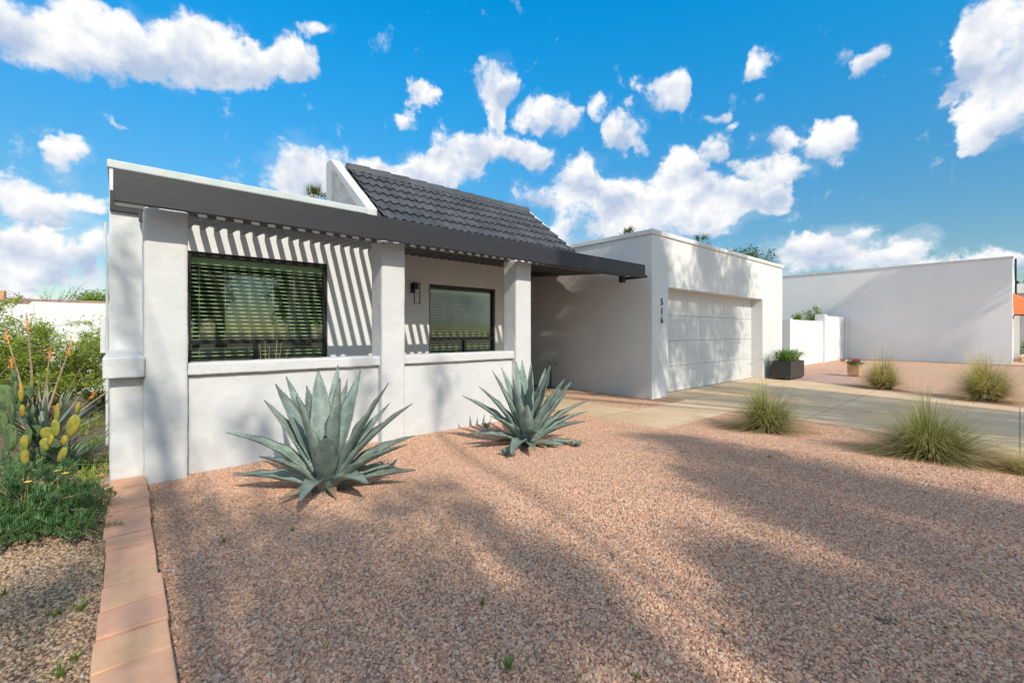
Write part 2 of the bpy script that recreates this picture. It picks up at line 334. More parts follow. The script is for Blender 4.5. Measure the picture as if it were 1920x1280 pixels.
def rndcol(c1, c2, nsc=9, bsc=25, tr=0, tipc=None):
    def ex(nt, N, L, p, vec):
        a = node(N, 'ShaderNodeAttribute', attribute_name='rnd')
        n = node(N, 'ShaderNodeTexNoise'); L.new(vec, n.inputs[0]); n.inputs['Scale'].default_value = nsc; n.inputs['Detail'].default_value = 6
        s = node(N, 'ShaderNodeMath', operation='MULTIPLY_ADD'); L.new(n.outputs[0], s.inputs[0]); s.inputs[1].default_value = .9
        s2 = node(N, 'ShaderNodeMath', operation='MULTIPLY_ADD'); L.new(a.outputs['Fac'], s2.inputs[0]); s2.inputs[1].default_value = .75; s2.inputs[2].default_value = -.33
        L.new(s2.outputs[0], s.inputs[2])
        r = node(N, 'ShaderNodeValToRGB'); L.new(s.outputs[0], r.inputs[0])
        e = r.color_ramp.elements; e[0].position = .2; e[0].color = (*c1, 1); e[1].position = .8; e[1].color = (*c2, 1)
        col = r.outputs[0]
        if tipc:
            t = node(N, 'ShaderNodeAttribute', attribute_name='tip')
            rr = node(N, 'ShaderNodeMapRange', interpolation_type='SMOOTHSTEP'); L.new(t.outputs['Fac'], rr.inputs[0])
            rr.inputs[1].default_value = tipc[1]; rr.inputs[2].default_value = tipc[2]
            mx = node(N, 'ShaderNodeMix', data_type='RGBA'); L.new(rr.outputs[0], mx.inputs[0]); L.new(col, mx.inputs[6]); mx.inputs[7].default_value = (*tipc[0], 1)
            col = mx.outputs[2]
        L.new(col, p.inputs['Base Color'])
        if tr:
            t = node(N, 'ShaderNodeBsdfTranslucent'); L.new(col, t.inputs[0])
            m = node(N, 'ShaderNodeMixShader'); m.inputs[0].default_value = tr
            L.new(p.outputs[0], m.inputs[1]); L.new(t.outputs[0], m.inputs[2]); L.new(m.outputs[0], N['Material Output'].inputs[0])
    return ex
def leafmat(name, c1, c2, tr=.3, rough=.5, tipc=None, nsc=9):
    return mat(name, c1, rough, extra=rndcol(c1, c2, nsc, tr=tr, tipc=tipc))
M['creo'] = leafmat('creosote_leaf', (.15,.24,.015), (.42,.52,.06), .4)
M['brush'] = leafmat('brush_leaf', (.05,.13,.045), (.17,.30,.09), .35)
M['lily'] = leafmat('strap_leaf', (.09,.18,.03), (.24,.33,.09), .3, .4)
M['bright'] = leafmat('bright_leaf', (.12,.24,.02), (.30,.42,.04), .4)
M['palm'] = leafmat('palm_leaf', (.08,.12,.02), (.24,.27,.05), .3)
M['treeleaf'] = leafmat('tree_leaf', (.06,.10,.025), (.14,.19,.05), .3)
M['weed'] = leafmat('weed_leaf', (.10,.18,.03), (.24,.30,.06), .3)
M['grass'] = leafmat('feather_grass', (.12,.18,.025), (.38,.38,.09), .35, .6, ((.60,.48,.25), .40, .95))
M['dry'] = leafmat('dry_stem', (.30,.22,.13), (.42,.32,.20), .1)
M['yucca'] = leafmat('yucca_leaf', (.12,.19,.13), (.26,.33,.24), .1, .5)
M['cactus'] = mat('prickly_pad', (.10,.17,.07), .8, extra=rndcol((.04,.085,.035), (.11,.17,.055), 5))
M['cactusy'] = mat('young_pad', (.45,.40,.03), .8, extra=rndcol((.16,.22,.03), (.40,.27,.03), 3))
M['orange'] = mat('orange_flower', (.85,.28,.04), .6)
M['yellow'] = mat('yellow_flower', (.85,.50,.05), .6)
M['magenta'] = mat('magenta_flower', (.55,.02,.10), .6)
def agavex(nt, N, L, p, vec):
    a = node(N, 'ShaderNodeAttribute', attribute_name='tip')
    n = node(N, 'ShaderNodeTexNoise'); L.new(vec, n.inputs[0]); n.inputs['Scale'].default_value = 7; n.inputs['Detail'].default_value = 9; n.inputs['Roughness'].default_value = .65
    r = node(N, 'ShaderNodeValToRGB'); L.new(n.outputs[0], r.inputs[0])
    e = r.color_ramp.elements; e[0].position = .3; e[0].color = (.105,.150,.125,1); e[1].position = .7; e[1].color = (.29,.355,.305,1)
    x = e.new(.5); x.color = (.185,.245,.205,1)
    rr = node(N, 'ShaderNodeMapRange', interpolation_type='SMOOTHSTEP'); L.new(a.outputs['Fac'], rr.inputs[0]); rr.inputs[1].default_value = .955; rr.inputs[2].default_value = .99
    mx = node(N, 'ShaderNodeMix', data_type='RGBA'); L.new(rr.outputs[0], mx.inputs[0]); L.new(r.outputs[0], mx.inputs[6]); mx.inputs[7].default_value = (.05,.03,.02,1)
    # scars left by neighbouring leaves, brown weathering
    n2 = node(N, 'ShaderNodeTexNoise'); L.new(vec, n2.inputs[0]); n2.inputs['Scale'].default_value = 3.1; n2.inputs['Detail'].default_value = 8; n2.inputs['Roughness'].default_value = .7
    r2 = node(N, 'ShaderNodeMapRange'); L.new(n2.outputs[0], r2.inputs[0]); r2.inputs[1].default_value = .54; r2.inputs[2].default_value = .64; r2.inputs[4].default_value = .65
    mx2 = node(N, 'ShaderNodeMix', data_type='RGBA'); L.new(r2.outputs[0], mx2.inputs[0]); L.new(mx.outputs[2], mx2.inputs[6]); mx2.inputs[7].default_value = (.19,.175,.125,1)
    oi = node(N, 'ShaderNodeObjectInfo'); hv = node(N, 'ShaderNodeMapRange'); L.new(oi.outputs['Random'], hv.inputs[0]); hv.inputs[3].default_value = .72; hv.inputs[4].default_value = 1.18
    # pale imprint lines pressed in by the neighbouring leaves
    im = node(N, 'ShaderNodeTexVoronoi', feature='DISTANCE_TO_EDGE'); L.new(vec, im.inputs[0]); im.inputs['Scale'].default_value = 7
    ir = node(N, 'ShaderNodeMapRange'); L.new(im.outputs['Distance'], ir.inputs[0]); ir.inputs[1].default_value = 0; ir.inputs[2].default_value = .05; ir.inputs[3].default_value = 1.22; ir.inputs[4].default_value = 1.0
    mm = node(N, 'ShaderNodeMath', operation='MULTIPLY'); L.new(hv.outputs[0], mm.inputs[0]); L.new(ir.outputs[0], mm.inputs[1])
    sc_ = node(N, 'ShaderNodeVectorMath', operation='SCALE'); L.new(mx2.outputs[2], sc_.inputs[0]); L.new(mm.outputs[0], sc_.inputs['Scale'])
    L.new(sc_.outputs[0], p.inputs['Base Color'])
    w = node(N, 'ShaderNodeTexNoise'); L.new(vec, w.inputs[0]); w.inputs['Scale'].default_value = 26; w.inputs['Detail'].default_value = 6
    b = node(N, 'ShaderNodeBump'); L.new(w.outputs[0], b.inputs['Height']); b.inputs['Strength'].default_value = .3; b.inputs['Distance'].default_value = .006
    L.new(b.outputs[0], p.inputs['Normal'])
M['agave'] = mat('agave_skin', (.2,.28,.24), .55, extra=agavex)
M['agavedry'] = mat('dry_agave_leaf', (.22,.16,.10), .8, (.36,.28,.19), 12, 8, bump=.6, bscale=40)
M['thorn'] = mat('agave_thorn', (.06,.035,.025), .6)
def stonemat(name, cols, dark):
    def ex(nt, N, L, p, vec):
        o = node(N, 'ShaderNodeObjectInfo')
        r = node(N, 'ShaderNodeValToRGB'); L.new(o.outputs['Random'], r.inputs[0]); r.color_ramp.interpolation = 'CONSTANT'
        while len(r.color_ramp.elements) < len(cols): r.color_ramp.elements.new(.5)
        for i, (ps, c) in enumerate(cols): r.color_ramp.elements[i].position = ps; r.color_ramp.elements[i].color = (*c, 1)
        n = node(N, 'ShaderNodeTexNoise'); L.new(vec, n.inputs[0]); n.inputs['Scale'].default_value = 1.6; n.inputs['Detail'].default_value = 6
        mr = node(N, 'ShaderNodeMapRange'); L.new(n.outputs[0], mr.inputs[0]); mr.inputs[1].default_value = .3; mr.inputs[2].default_value = .7; mr.inputs[3].default_value = .8; mr.inputs[4].default_value = 1.15
        mx = node(N, 'ShaderNodeMix', data_type='RGBA', blend_type='MULTIPLY'); mx.inputs[0].default_value = 1
        L.new(r.outputs[0], mx.inputs[6]); cc = node(N, 'ShaderNodeCombineColor')
        for k in range(3): L.new(mr.outputs[0], cc.inputs[k])
        L.new(cc.outputs[0], mx.inputs[7]); L.new(mx.outputs[2], p.inputs['Base Color'])
    return mat(name, dark, .85, spec=.3, extra=ex)
PINK = [(0,(0.587,0.329,0.208)),(.18,(0.511,0.292,0.197)),(.34,(0.664,0.397,0.259)),(.5,(0.441,0.261,0.184)),(.62,(0.716,0.459,0.299)),(.74,(0.555,0.329,0.237)),(.85,(0.358,0.230,0.174)),(.94,(0.599,0.497,0.381)),(.97,(0.485,0.446,0.392)),(.985,(0.586,0.533,0.452))]
TAN = [(0,(0.421,0.277,0.164)),(.2,(0.348,0.226,0.144)),(.38,(0.495,0.339,0.205)),(.55,(0.285,0.190,0.134)),(.7,(0.527,0.390,0.257)),(.82,(0.232,0.159,0.113)),(.92,(0.421,0.369,0.308)),(.985,(0.484,0.441,0.403))]
M['stone'] = stonemat('gravel_stone', PINK, (.4,.25,.18))
M['stonetan'] = stonemat('tan_stone', TAN, (.35,.25,.16))
def gravelbase(c):
    def ex(nt, N, L, p, vec):
        v = node(N, 'ShaderNodeTexVoronoi'); L.new(vec, v.inputs[0]); v.inputs['Scale'].default_value = 48
        sp = node(N, 'ShaderNodeSeparateColor'); L.new(v.outputs['Color'], sp.inputs[0])
        r = node(N, 'ShaderNodeValToRGB'); L.new(sp.outputs[0], r.inputs[0]); r.color_ramp.interpolation = 'CONSTANT'
        while len(r.color_ramp.elements) < len(c): r.color_ramp.elements.new(.5)
        for i, (ps, q) in enumerate(c): r.color_ramp.elements[i].position = ps; r.color_ramp.elements[i].color = (*q, 1)
        L.new(r.outputs[0], p.inputs['Base Color'])
        b = node(N, 'ShaderNodeBump'); L.new(v.outputs['Distance'], b.inputs['Height']); b.invert = True
        b.inputs['Strength'].default_value = 1; b.inputs['Distance'].default_value = .012; L.new(b.outputs[0], p.inputs['Normal'])
    return ex
M['gbase'] = mat('gravel_bed', (.2,.13,.1), .95, spec=.2, extra=gravelbase([(a, tuple(x*.6 for x in c)) for a, c in PINK]))  # stone colours darkened to paint in the shade between the stones
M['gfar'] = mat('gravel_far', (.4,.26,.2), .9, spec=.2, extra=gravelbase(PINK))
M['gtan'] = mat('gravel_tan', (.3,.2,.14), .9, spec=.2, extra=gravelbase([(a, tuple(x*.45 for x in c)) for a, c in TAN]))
M['gleft'] = mat('gravel_left', (.2,.13,.1), .9, (.3,.22,.13), 6, 8, bump=1, bscale=80)
M['dirt'] = mat('dirt', (.30,.21,.14), .95, (.38,.28,.19), .6, 10, bump=.6, bscale=30)
M['asphalt'] = mat('asphalt', (.05,.05,.052), .9, (.065,.065,.065), 2, 8, bump=.5, bscale=150)
def glassmat(name, tint, fac=None, ior=1.5, boost=1.0):
    m = bpy.data.materials.new(name); m.use_nodes = True; nt = m.node_tree; N = nt.nodes; L = nt.links
    N.remove(N['Principled BSDF'])
    t = node(N, 'ShaderNodeBsdfTransparent'); t.inputs[0].default_value = (*tint, 1)
    g = node(N, 'ShaderNodeBsdfGlossy'); g.inputs['Roughness'].default_value = .0; g.inputs[0].default_value = (.95,1,.97,1)
    f = node(N, 'ShaderNodeFresnel'); f.inputs[0].default_value = ior
    mu = node(N, 'ShaderNodeMath', operation='MULTIPLY', use_clamp=True); L.new(f.outputs[0], mu.inputs[0]); mu.inputs[1].default_value = boost
    mx = node(N, 'ShaderNodeMixShader'); L.new(mu.outputs[0], mx.inputs[0]); L.new(t.outputs[0], mx.inputs[1]); L.new(g.outputs[0], mx.inputs[2])
    L.new(mx.outputs[0], N['Material Output'].inputs[0]); return m
M['glass'] = glassmat('window_glass', (.90,.98,.88), boost=1.7)
M['glass2'] = glassmat('window_glass_clear', (.84,.91,.82), boost=1.1)
M['lampglass'] = glassmat('lamp_glass', (.9,.92,.9))

# ------------------------------------------------------------------ ground
def sstep(a, b, x):
    t = min(1, max(0, (x-a)/(b-a))); return t*t*(3-2*t)
def yard_h(x, y):
    hx = (1 - sstep(5.0, 6.9, x + .25*(y-1)*(y > 1)))*sstep(-.2, 1.6, x)
    hy = 1 - sstep(2.2, 3.9, y)
    n = mnoise.noise(Vector((x*.9, y*.9, 3)))*.022 + mnoise.noise(Vector((x*3, y*3, 9)))*.008
    z = -1.305 + .115*hx*hy + n*(sstep(7.3, 6.3, x) if False else 1)*min(1, .25 + hx)
    z += .03*math.exp(-((x-1.25)**2+(y-3.74)**2)/.2) + .03*math.exp(-((x-3.37)**2+(y-3.62)**2)/.2)
    if y > 3.0 and x > 5.2: z = min(z, -1.302)
    return z
def left_h(x, y): return -1.30 + mnoise.noise(Vector((x*1.2, y*1.2, 5)))*.03
def grid(x0, x1, y0, y1, step, h, inside=None):
    nx = max(1, int(round((x1-x0)/step))); ny = max(1, int(round((y1-y0)/step)))
    mb = MB(); vs = []
    for j in range(ny+1):
        for i in range(nx+1):
            x = x0+(x1-x0)*i/nx; y = y0+(y1-y0)*j/ny; vs.append((x, y, h(x, y)))
    fs = []
    for j in range(ny):
        for i in range(nx):
            x = x0+(x1-x0)*(i+.5)/nx; y = y0+(y1-y0)*(j+.5)/ny
            if inside is None or inside(x, y): a = j*(nx+1)+i; fs.append((a, a+1, a+nx+2, a+nx+1))
    return mb.add(vs, fs)
g = MB().add([(-900,-900,-1.36),(900,-900,-1.36),(900,900,-1.36),(-900,900,-1.36)], [(0,1,2,3)])
tag(link_mesh('ground', g, M['dirt']), kind='structure')
# concrete: driveway curving to the street, apron and walk to the door
def slab(name, pts, z, th, m):
    mb = MB().prism([(x, y, z) for x, y in pts], (0, 0, -th)); return tag(link_mesh(name, mb, M[m], bevel=.006), kind='structure')
slab('driveway', [(6.9,-7),(7.05,0),(7.3,.9),(7.5,1.6),(7.62,2.3),(7.66,3.1),(8.14,3.1),(8.14,5.03),(13.45,5.03),(13.62,4.66),(13.6,3.74),(13.25,3.0),(12.75,2.4),(12.35,1.6),(12.0,.8),(11.6,0),(11.35,-1.5),(11.3,-7)][:], -1.298, .1, 'conc')
slab('walkway', [(5.43,3.12),(7.655,3.12),(8.136,3.12),(8.136,4.2),(6.42,4.2),(6.42,9),(5.43,9)], -1.296, .1, 'conc')
slab('pavement', [(13.62,4.66),(14.9,4.66),(16.6,3.9),(16.4,3.15),(14.2,2.9),(13.2,2.2),(12.8,1.4),(12.4,.4),(12.1,-.6),(11.9,-1.5),(11.85,-7),(11.31,-7),(11.355,-1.5),(11.61,0),(12.01,.8),(12.36,1.6),(12.76,2.4),(13.26,3.0),(13.61,3.74)], -1.300, .08, 'pink')
slab('road', [(-80,-7.02),(90,-7.02),(90,-15),(-80,-15)], -1.33, .1, 'asphalt')
in_yard = lambda x, y: not (x > 5.46 and y > 3.16 and not (6.40 < x < 8.2 and 4.17 < y)) and x < 7.6
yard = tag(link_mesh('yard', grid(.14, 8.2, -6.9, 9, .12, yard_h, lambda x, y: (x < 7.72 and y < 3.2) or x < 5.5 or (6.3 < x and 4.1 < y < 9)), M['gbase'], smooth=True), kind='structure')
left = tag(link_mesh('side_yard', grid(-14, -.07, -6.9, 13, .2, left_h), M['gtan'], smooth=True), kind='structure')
right = tag(link_mesh('far_yard', grid(11.3, 60, -6.9, 5.4, .5, lambda x, y: -1.318 + (.012*mnoise.noise(Vector((x*.6, y*.6, 0))) + .05*sstep(14, 20, x))), M['gfar'], smooth=True), kind='structure')

def stones(name, x0, x1, y0, y1, step, h, inside, dens, rad, m, seed, kindlabel):
    o = link_mesh(name, grid(x0, x1, y0, y1, step, lambda x, y: h(x, y)+rad*.2, inside), m)
    tag(o, kind='stuff', label=kindlabel, cat='gravel')
    ng = bpy.data.node_groups.new(name, 'GeometryNodeTree')
    ng.interface.new_socket('Geometry', in_out='INPUT', socket_type='NodeSocketGeometry')
    ng.interface.new_socket('Geometry', in_out='OUTPUT', socket_type='NodeSocketGeometry')
    N = ng.nodes; L = ng.links
    gi = N.new('NodeGroupInput'); go = N.new('NodeGroupOutput')
    dp = N.new('GeometryNodeDistributePointsOnFaces'); dp.inputs['Density'].default_value = dens; dp.inputs['Seed'].default_value = seed
    L.new(gi.outputs[0], dp.inputs['Mesh'])
    gj = N.new('GeometryNodeGeometryToInstance')
    for k in range(5):
        ic = N.new('GeometryNodeMeshIcoSphere'); ic.inputs['Radius'].default_value = 1; ic.inputs['Subdivisions'].default_value = 2
        sp = N.new('GeometryNodeSetPosition'); L.new(ic.outputs[0], sp.inputs[0])
        tn = N.new('ShaderNodeTexVoronoi'); tn.voronoi_dimensions = '4D'; tn.inputs['Scale'].default_value = .95; tn.inputs['W'].default_value = k*7.3
        ps = N.new('GeometryNodeInputPosition'); L.new(ps.outputs[0], tn.inputs['Vector'])
        ml = N.new('ShaderNodeMath'); ml.operation = 'MULTIPLY_ADD'; L.new(tn.outputs['Distance'], ml.inputs[0]); ml.inputs[1].default_value = -.75; ml.inputs[2].default_value = .30
        vs = N.new('ShaderNodeVectorMath'); vs.operation = 'SCALE'; L.new(ps.outputs[0], vs.inputs[0]); L.new(ml.outputs[0], vs.inputs['Scale'])
        L.new(vs.outputs[0], sp.inputs['Offset'])
        sm = N.new('GeometryNodeSetMaterial'); sm.inputs['Material'].default_value = m; L.new(sp.outputs[0], sm.inputs[0])
        L.new(sm.outputs[0], gj.inputs[0])
    ip = N.new('GeometryNodeInstanceOnPoints'); L.new(dp.outputs[0], ip.inputs['Points']); L.new(gj.outputs[0], ip.inputs['Instance'])
    ip.inputs['Pick Instance'].default_value = True
    def rv(dt, lo, hi, sd):
        r = N.new('FunctionNodeRandomValue'); r.data_type = dt
        idx = {'FLOAT_VECTOR': (0, 1), 'FLOAT': (2, 3), 'INT': (4, 5)}[dt]
        r.inputs[idx[0]].default_value = lo; r.inputs[idx[1]].default_value = hi; r.inputs['Seed'].default_value = sd
        return [s for s in r.outputs if s.enabled][0]
    L.new(rv('INT', 0, 4, 5), ip.inputs['Instance Index'])
    L.new(rv('FLOAT_VECTOR', (-.6,-.6,0), (.6,.6,6.28), 2), ip.inputs['Rotation'])
    s1 = rv('FLOAT_VECTOR', (rad*.75, rad*.6, rad*.45), (rad*1.5, rad*1.15, rad*.9), 3)
    s2 = rv('FLOAT', .6, 1.25, 4)
    vm = N.new('ShaderNodeVectorMath'); vm.operation = 'SCALE'; L.new(s1, vm.inputs[0]); L.new(s2, vm.inputs['Scale'])
    L.new(vm.outputs[0], ip.inputs['Scale'])
    L.new(ip.outputs[0], go.inputs[0])
    md = o.modifiers.new('scatter', 'NODES'); md.node_group = ng
    return o
def vis_yard(x, y):
    if not in_yard(x, y) or x < .16 or y > 4.98 and x < 5.4: return False
    d = x*fw.x + y*fw.y
    return d > 1.2 and abs(x*rt.x + y*rt.y)/d < 1.28
stones('gravel', .15, 8.2, -3, 7, .1, yard_h, vis_yard, 10500, .0080, M['stone'], 1, 'pink and tan crushed rock spread over the front yard')
def vis_left(x, y):
    d = x*fw.x + y*fw.y
    return d > 1.0 and (x*rt.x + y*rt.y)/d > -1.3 and x < -.08
stones('side_gravel', -3.5, -.08, 1.2, 6.5, .1, left_h, vis_left, 7500, .0080, M['stonetan'], 9, 'brown and tan gravel under the cactus bed on the left')
# ------------------------------------------------------------------ the house
tx1 = bpy.data.textures.new('render_lumps', 'CLOUDS'); tx1.noise_scale = .30; tx1.noise_depth = 2
tx2 = bpy.data.textures.new('render_grain', 'CLOUDS'); tx2.noise_scale = .035; tx2.noise_depth = 3
def hand_made(o, vox, a=.012, b=.005):
    # hand applied render: lumpy faces and edges that are not ruler straight
    r = o.modifiers.new('remesh', 'REMESH'); r.mode = 'VOXEL'; r.voxel_size = vox; r.use_smooth_shade = True
    for t, s in ((tx1, a), (tx2, b)):
        d = o.modifiers.new('lumps', 'DISPLACE'); d.texture = t; d.strength = s; d.mid_level = .5; d.texture_coords = 'LOCAL'
    return o
YW = 6.8                                   # window wall
house = thing('house', (0, YW, -1.3), 'white painted block house with dark tiled mansard roof, pergola porch and numbered garage', 'house')
def wall_with_holes(mb, x0, x1, z0, z1, y0, y1, holes):
    xs = sorted({x0, x1, *[h[0] for h in holes], *[h[1] for h in holes]})
    for a, b in zip(xs, xs[1:]):
        hs = [h for h in holes if h[0] <= a and h[1] >= b]
        z = z0
        for h in sorted(hs, key=lambda h: h[2]):
            if h[2] > z: mb.box(a, b, y0, y1, z, h[2])
            z = h[3]
        mb.box(a, b, y0, y1, z, z1)
W1 = (.60, 2.30, -.48, 1.01); W2 = (4.03, 5.52, -.42, .84)
w = MB(); wall_with_holes(w, -.115, 6.1, -1.34, 1.86, YW, YW+.2, [W1, W2])
w.box(-.115, .085, YW+.2, 15, -1.34, 1.86); w.box(.085, 7.7, 14.8, 15, -1.34, 1.86)
w.box(6.0, 6.1, YW+.2, 9.0, -1.34, 1.86); w.box(6.1, 7.7, 9.0, 9.2, -1.34, 1.86)
link_mesh('wall', w, M['block'], house)
gw = MB(); GX0, GX1, GY = 7.70, 14.88, 4.69
wall_with_holes(gw, GX0, GX1, -1.34, 1.90, GY, GY+.24, [(8.31, 13.32, -1.34, .905)])
gw.box(GX0, GX0+.2, GY+.24, 15, -1.34, 1.90); gw.box(GX1-.2, GX1, GY+.24, 15, -1.34, 1.90)
gw.box(8.16, 8.31, GY+.24, GY+.5, -1.34, .905); gw.box(13.32, 13.47, GY+.24, GY+.5, -1.34, .905); gw.box(8.16, 13.47, GY+.24, GY+.5, .905, 1.05)
link_mesh('garage_wall', gw, M['block'], house)
r = MB().box(.09, 7.7, YW+.2, 14.8, 1.45, 1.6).box(7.9, 14.68, GY+.24, 15, 1.45, 1.6)
link_mesh('roof', r, M['darkin'], house)
link_mesh('shade_deck', MB().prism([(3.09, 5.35, 1.285), (3.09, YW-.06, 1.374), (3.09, YW-.06, 1.392), (3.09, 5.35, 1.303)], (4.2, 0, 0)), M['darkin'], house)  # deck added above the slats to shade the right porch bay
rm = MB().box(.085, 6.0, 9.6, 9.7, -1.34, 1.45).box(.085, 6, YW+.2, 9.6, -1.28, -1.20)
link_mesh('room', rm, M['darkin'], house)
# parapet band over the window wall and cap round the garage
pp = MB().box(-.135, 2.90, YW-.02, YW+.22, 1.862, 1.955)
pp.box(-.135, .10, YW+.22, 15, 1.862, 1.955)
link_mesh('parapet_cap', pp, M['capblue'], house, bevel=.012)
pc = MB().box(GX0-.03, GX1+.03, GY-.03, GY+.25, 1.90, 1.99).box(GX0-.03, GX0+.22, GY+.25, 15, 1.90, 1.99).box(GX1-.22, GX1+.03, GY+.25, 15, 1.90, 1.99)
link_mesh('parapet_cap', pc, M['cap'], house, bevel=.006)
# the fins that close the mansard
def fin(x0, x1, yf, zf, ya, za, yb):
    mb = MB().prism([(x0, yf, zf), (x0, ya, za), (x0, yb, za), (x0, yb, 1.6), (x0, yf, 1.6)], (x1-x0, 0, 0))
    return link_mesh('roof_fin', mb, M['stucco'], house, bevel=.012)
fin(2.90, 3.08, YW-.02, 1.955, 8.41, 3.20, 8.67)
link_mesh('weathered_patch', MB().prism([(2.8985, YW+.25, 1.965), (2.8985, 8.2, 2.95), (2.8985, 8.36, 2.95), (2.8985, 8.36, 1.965)], (-.002, 0, 0)), M['peel'], house)
fin(7.56, 7.73, 6.75, 1.93, 8.30, 3.17, 8.55)
# tiled mansard
def rooftiles():
    mb = MB(); x0, x1 = 3.06, 7.56; ye, ze, yr, zr = 6.02, 1.345, 8.08, 2.97
    sl_ = math.hypot(yr-ye, zr-ze); dy = (yr-ye)/sl_; dz = (zr-ze)/sl_; nrm = Vector((0, -dz, dy))
    nrow = 8; ex = sl_/nrow; pitch = .158; sub = 8; tiles = int((x1-x0)/pitch)+1
    for r_ in range(nrow):
        jit = 0
        for t in range(tiles):
            xa = x0+t*pitch; sag = rng.uniform(-.003, .003)
            vs = []
            L_ = ex*1.08
            for (s, lift) in ((0, .036+sag), (0, .020), (L_*.5, .020+sag*.5+.006), (L_, .003)):
                for k in range(sub+1):
                    ph = k/sub; x = min(xa+ph*pitch*1.0, x1)
                    wv = .030*(math.cos(2*math.pi*ph)*.5+.5) if ph > .0 else .030
                    wv = .036*(0.5+0.5*math.cos(2*math.pi*(ph-.15)))
                    q = Vector((x, ye, ze)) + Vector((0, dy, dz))*(r_*ex + s) + nrm*(wv + lift)
                    if (s, lift)[0] == 0 and lift == .020: q = Vector((x, ye, ze)) + Vector((0, dy, dz))*(r_*ex+.004) + nrm*(wv + .004)
                    vs.append(q)
            n = sub+1; o = []
            for row, nx in ((1, 0), (0, 2), (2, 3)):
                for k in range(sub): o.append((row*n+k, row*n+k+1, nx*n+k+1, nx*n+k))
            mb.add(vs, o, 0, rng.random())
    base = MB
    mb.box(x0, 7.30, 5.42, ye+.2, 1.385-.015, 1.40) if False else None
    mb.prism([(x0, ye, ze-.04), (x0, ye, ze-.004), (x0, yr, zr-.004), (x0, yr+.1, zr-.04), (x0, yr+.1, 1.6), (x0, yr, 1.6)], (x1-x0, 0, 0))
    return mb
o = link_mesh('roof_tiles', rooftiles(), M['tile'], house, smooth=False)
o.data.polygons.foreach_set('use_smooth', np.ones(len(o.data.polygons), dtype=bool))
def smooth_angle(o, deg=40):
    me = o.data
    ang = math.radians(deg)
    import bmesh
    b = bmesh.new(); b.from_mesh(me)
    bmesh.ops.remove_doubles(b, verts=b.verts, dist=1e-5)
    for e in b.edges:
        if len(e.link_faces) == 2 and e.calc_face_angle(0) > ang: e.smooth = False
    b.to_mesh(me); b.free()
smooth_angle(o, 50)
rc = MB()
for k in range(11):
    xa = 3.07 + k*.408
    prof = [(-.15, -.06), (-.11, .045), (-.04, .085), (.04, .085), (.11, .045), (.15, -.06)]
    a = [(xa, 8.10+p[0]*.75, 2.985+p[1]+.012) for p in prof]; b_ = [(xa+.43, 8.10+p[0]*.88, 2.985+p[1]*1.1+.022) for p in prof]
    vs = a+b_; n = 6
    rc.add(vs, [(i, i+1, i+1+n, i+n) for i in range(n-1)] + [tuple(range(n-1, -1, -1)), tuple(range(n, 2*n))] + [(0, n, 2*n-1, n-1)], 0, rng.random())
link_mesh('ridge_tiles', rc, M['tile'], house, bevel=.008)
# windows
def window(W_, mz, mull, glass, pitch, tilt, raised):
    x0, x1, z0, z1 = W_; y = YW+.06; fr = MB(); b = .05
    fr.box(x0, x1, y-.03, y+.05, z1-b, z1).box(x0, x1, y-.03, y+.05, z0, z0+b)
    fr.box(x0, x0+b*.8, y-.029, y+.049, z0+b, z1-b).box(x1-b*.8, x1, y-.029, y+.049, z0+b, z1-b)
    fr.box(x0+b*.8, x1-b*.8, y-.025, y+.045, mz-.058, mz)
    fr.box(mull-.022, mull+.022, y-.02, y+.04, z0+b, mz-.058)
    wf = link_mesh('window', fr, M['black'], house, bevel=.003)
    link_mesh('pane', MB().box(x0+.03, x1-.03, y+.012, y+.018, z0+.03, z1-.03), glass, wf)
    bl = MB(); yb = y+.10
    bl.box(x0+.03, x1-.03, yb-.03, yb+.03, z1-.14, z1-.055)
    z = z1-.17; k = 0
    while z > z0+.04:
        c, s = math.cos(tilt)*.025, math.sin(tilt)*.025; sg = .002*math.sin(k*2.1)
        bl.add([(x0+.04, yb-c, z+s), (x1-.04, yb-c, z+s+sg), (x1-.04, yb+c, z-s+sg), (x0+.04, yb+c, z-s),
                (x0+.04, yb-c, z+s+.0035), (x1-.04, yb-c, z+s+.0035+sg), (x1-.04, yb+c, z-s+.0035+sg), (x0+.04, yb+c, z-s+.0035)],
               [(0,3,2,1),(4,5,6,7),(0,1,5,4),(1,2,6,5),(2,3,7,6),(3,0,4,7)])
        z -= pitch; k += 1
    nl = 6
    for i in range(nl):
        xx = x0+.14+(x1-x0-.28)*i/(nl-1)
        for dy in (-.028, .028): bl.box(xx-.0015, xx+.0015, yb+dy-.0012, yb+dy+.0012, z0+.05, z1-.14)
    link_mesh('blind', bl, M['blind'], wf)
    return wf
window(W1, -.10, 1.36, M['glass'], .0525, R(-16), 0)
window(W2, -.093, 4.82, M['glass2'], .050, R(-16), 0)
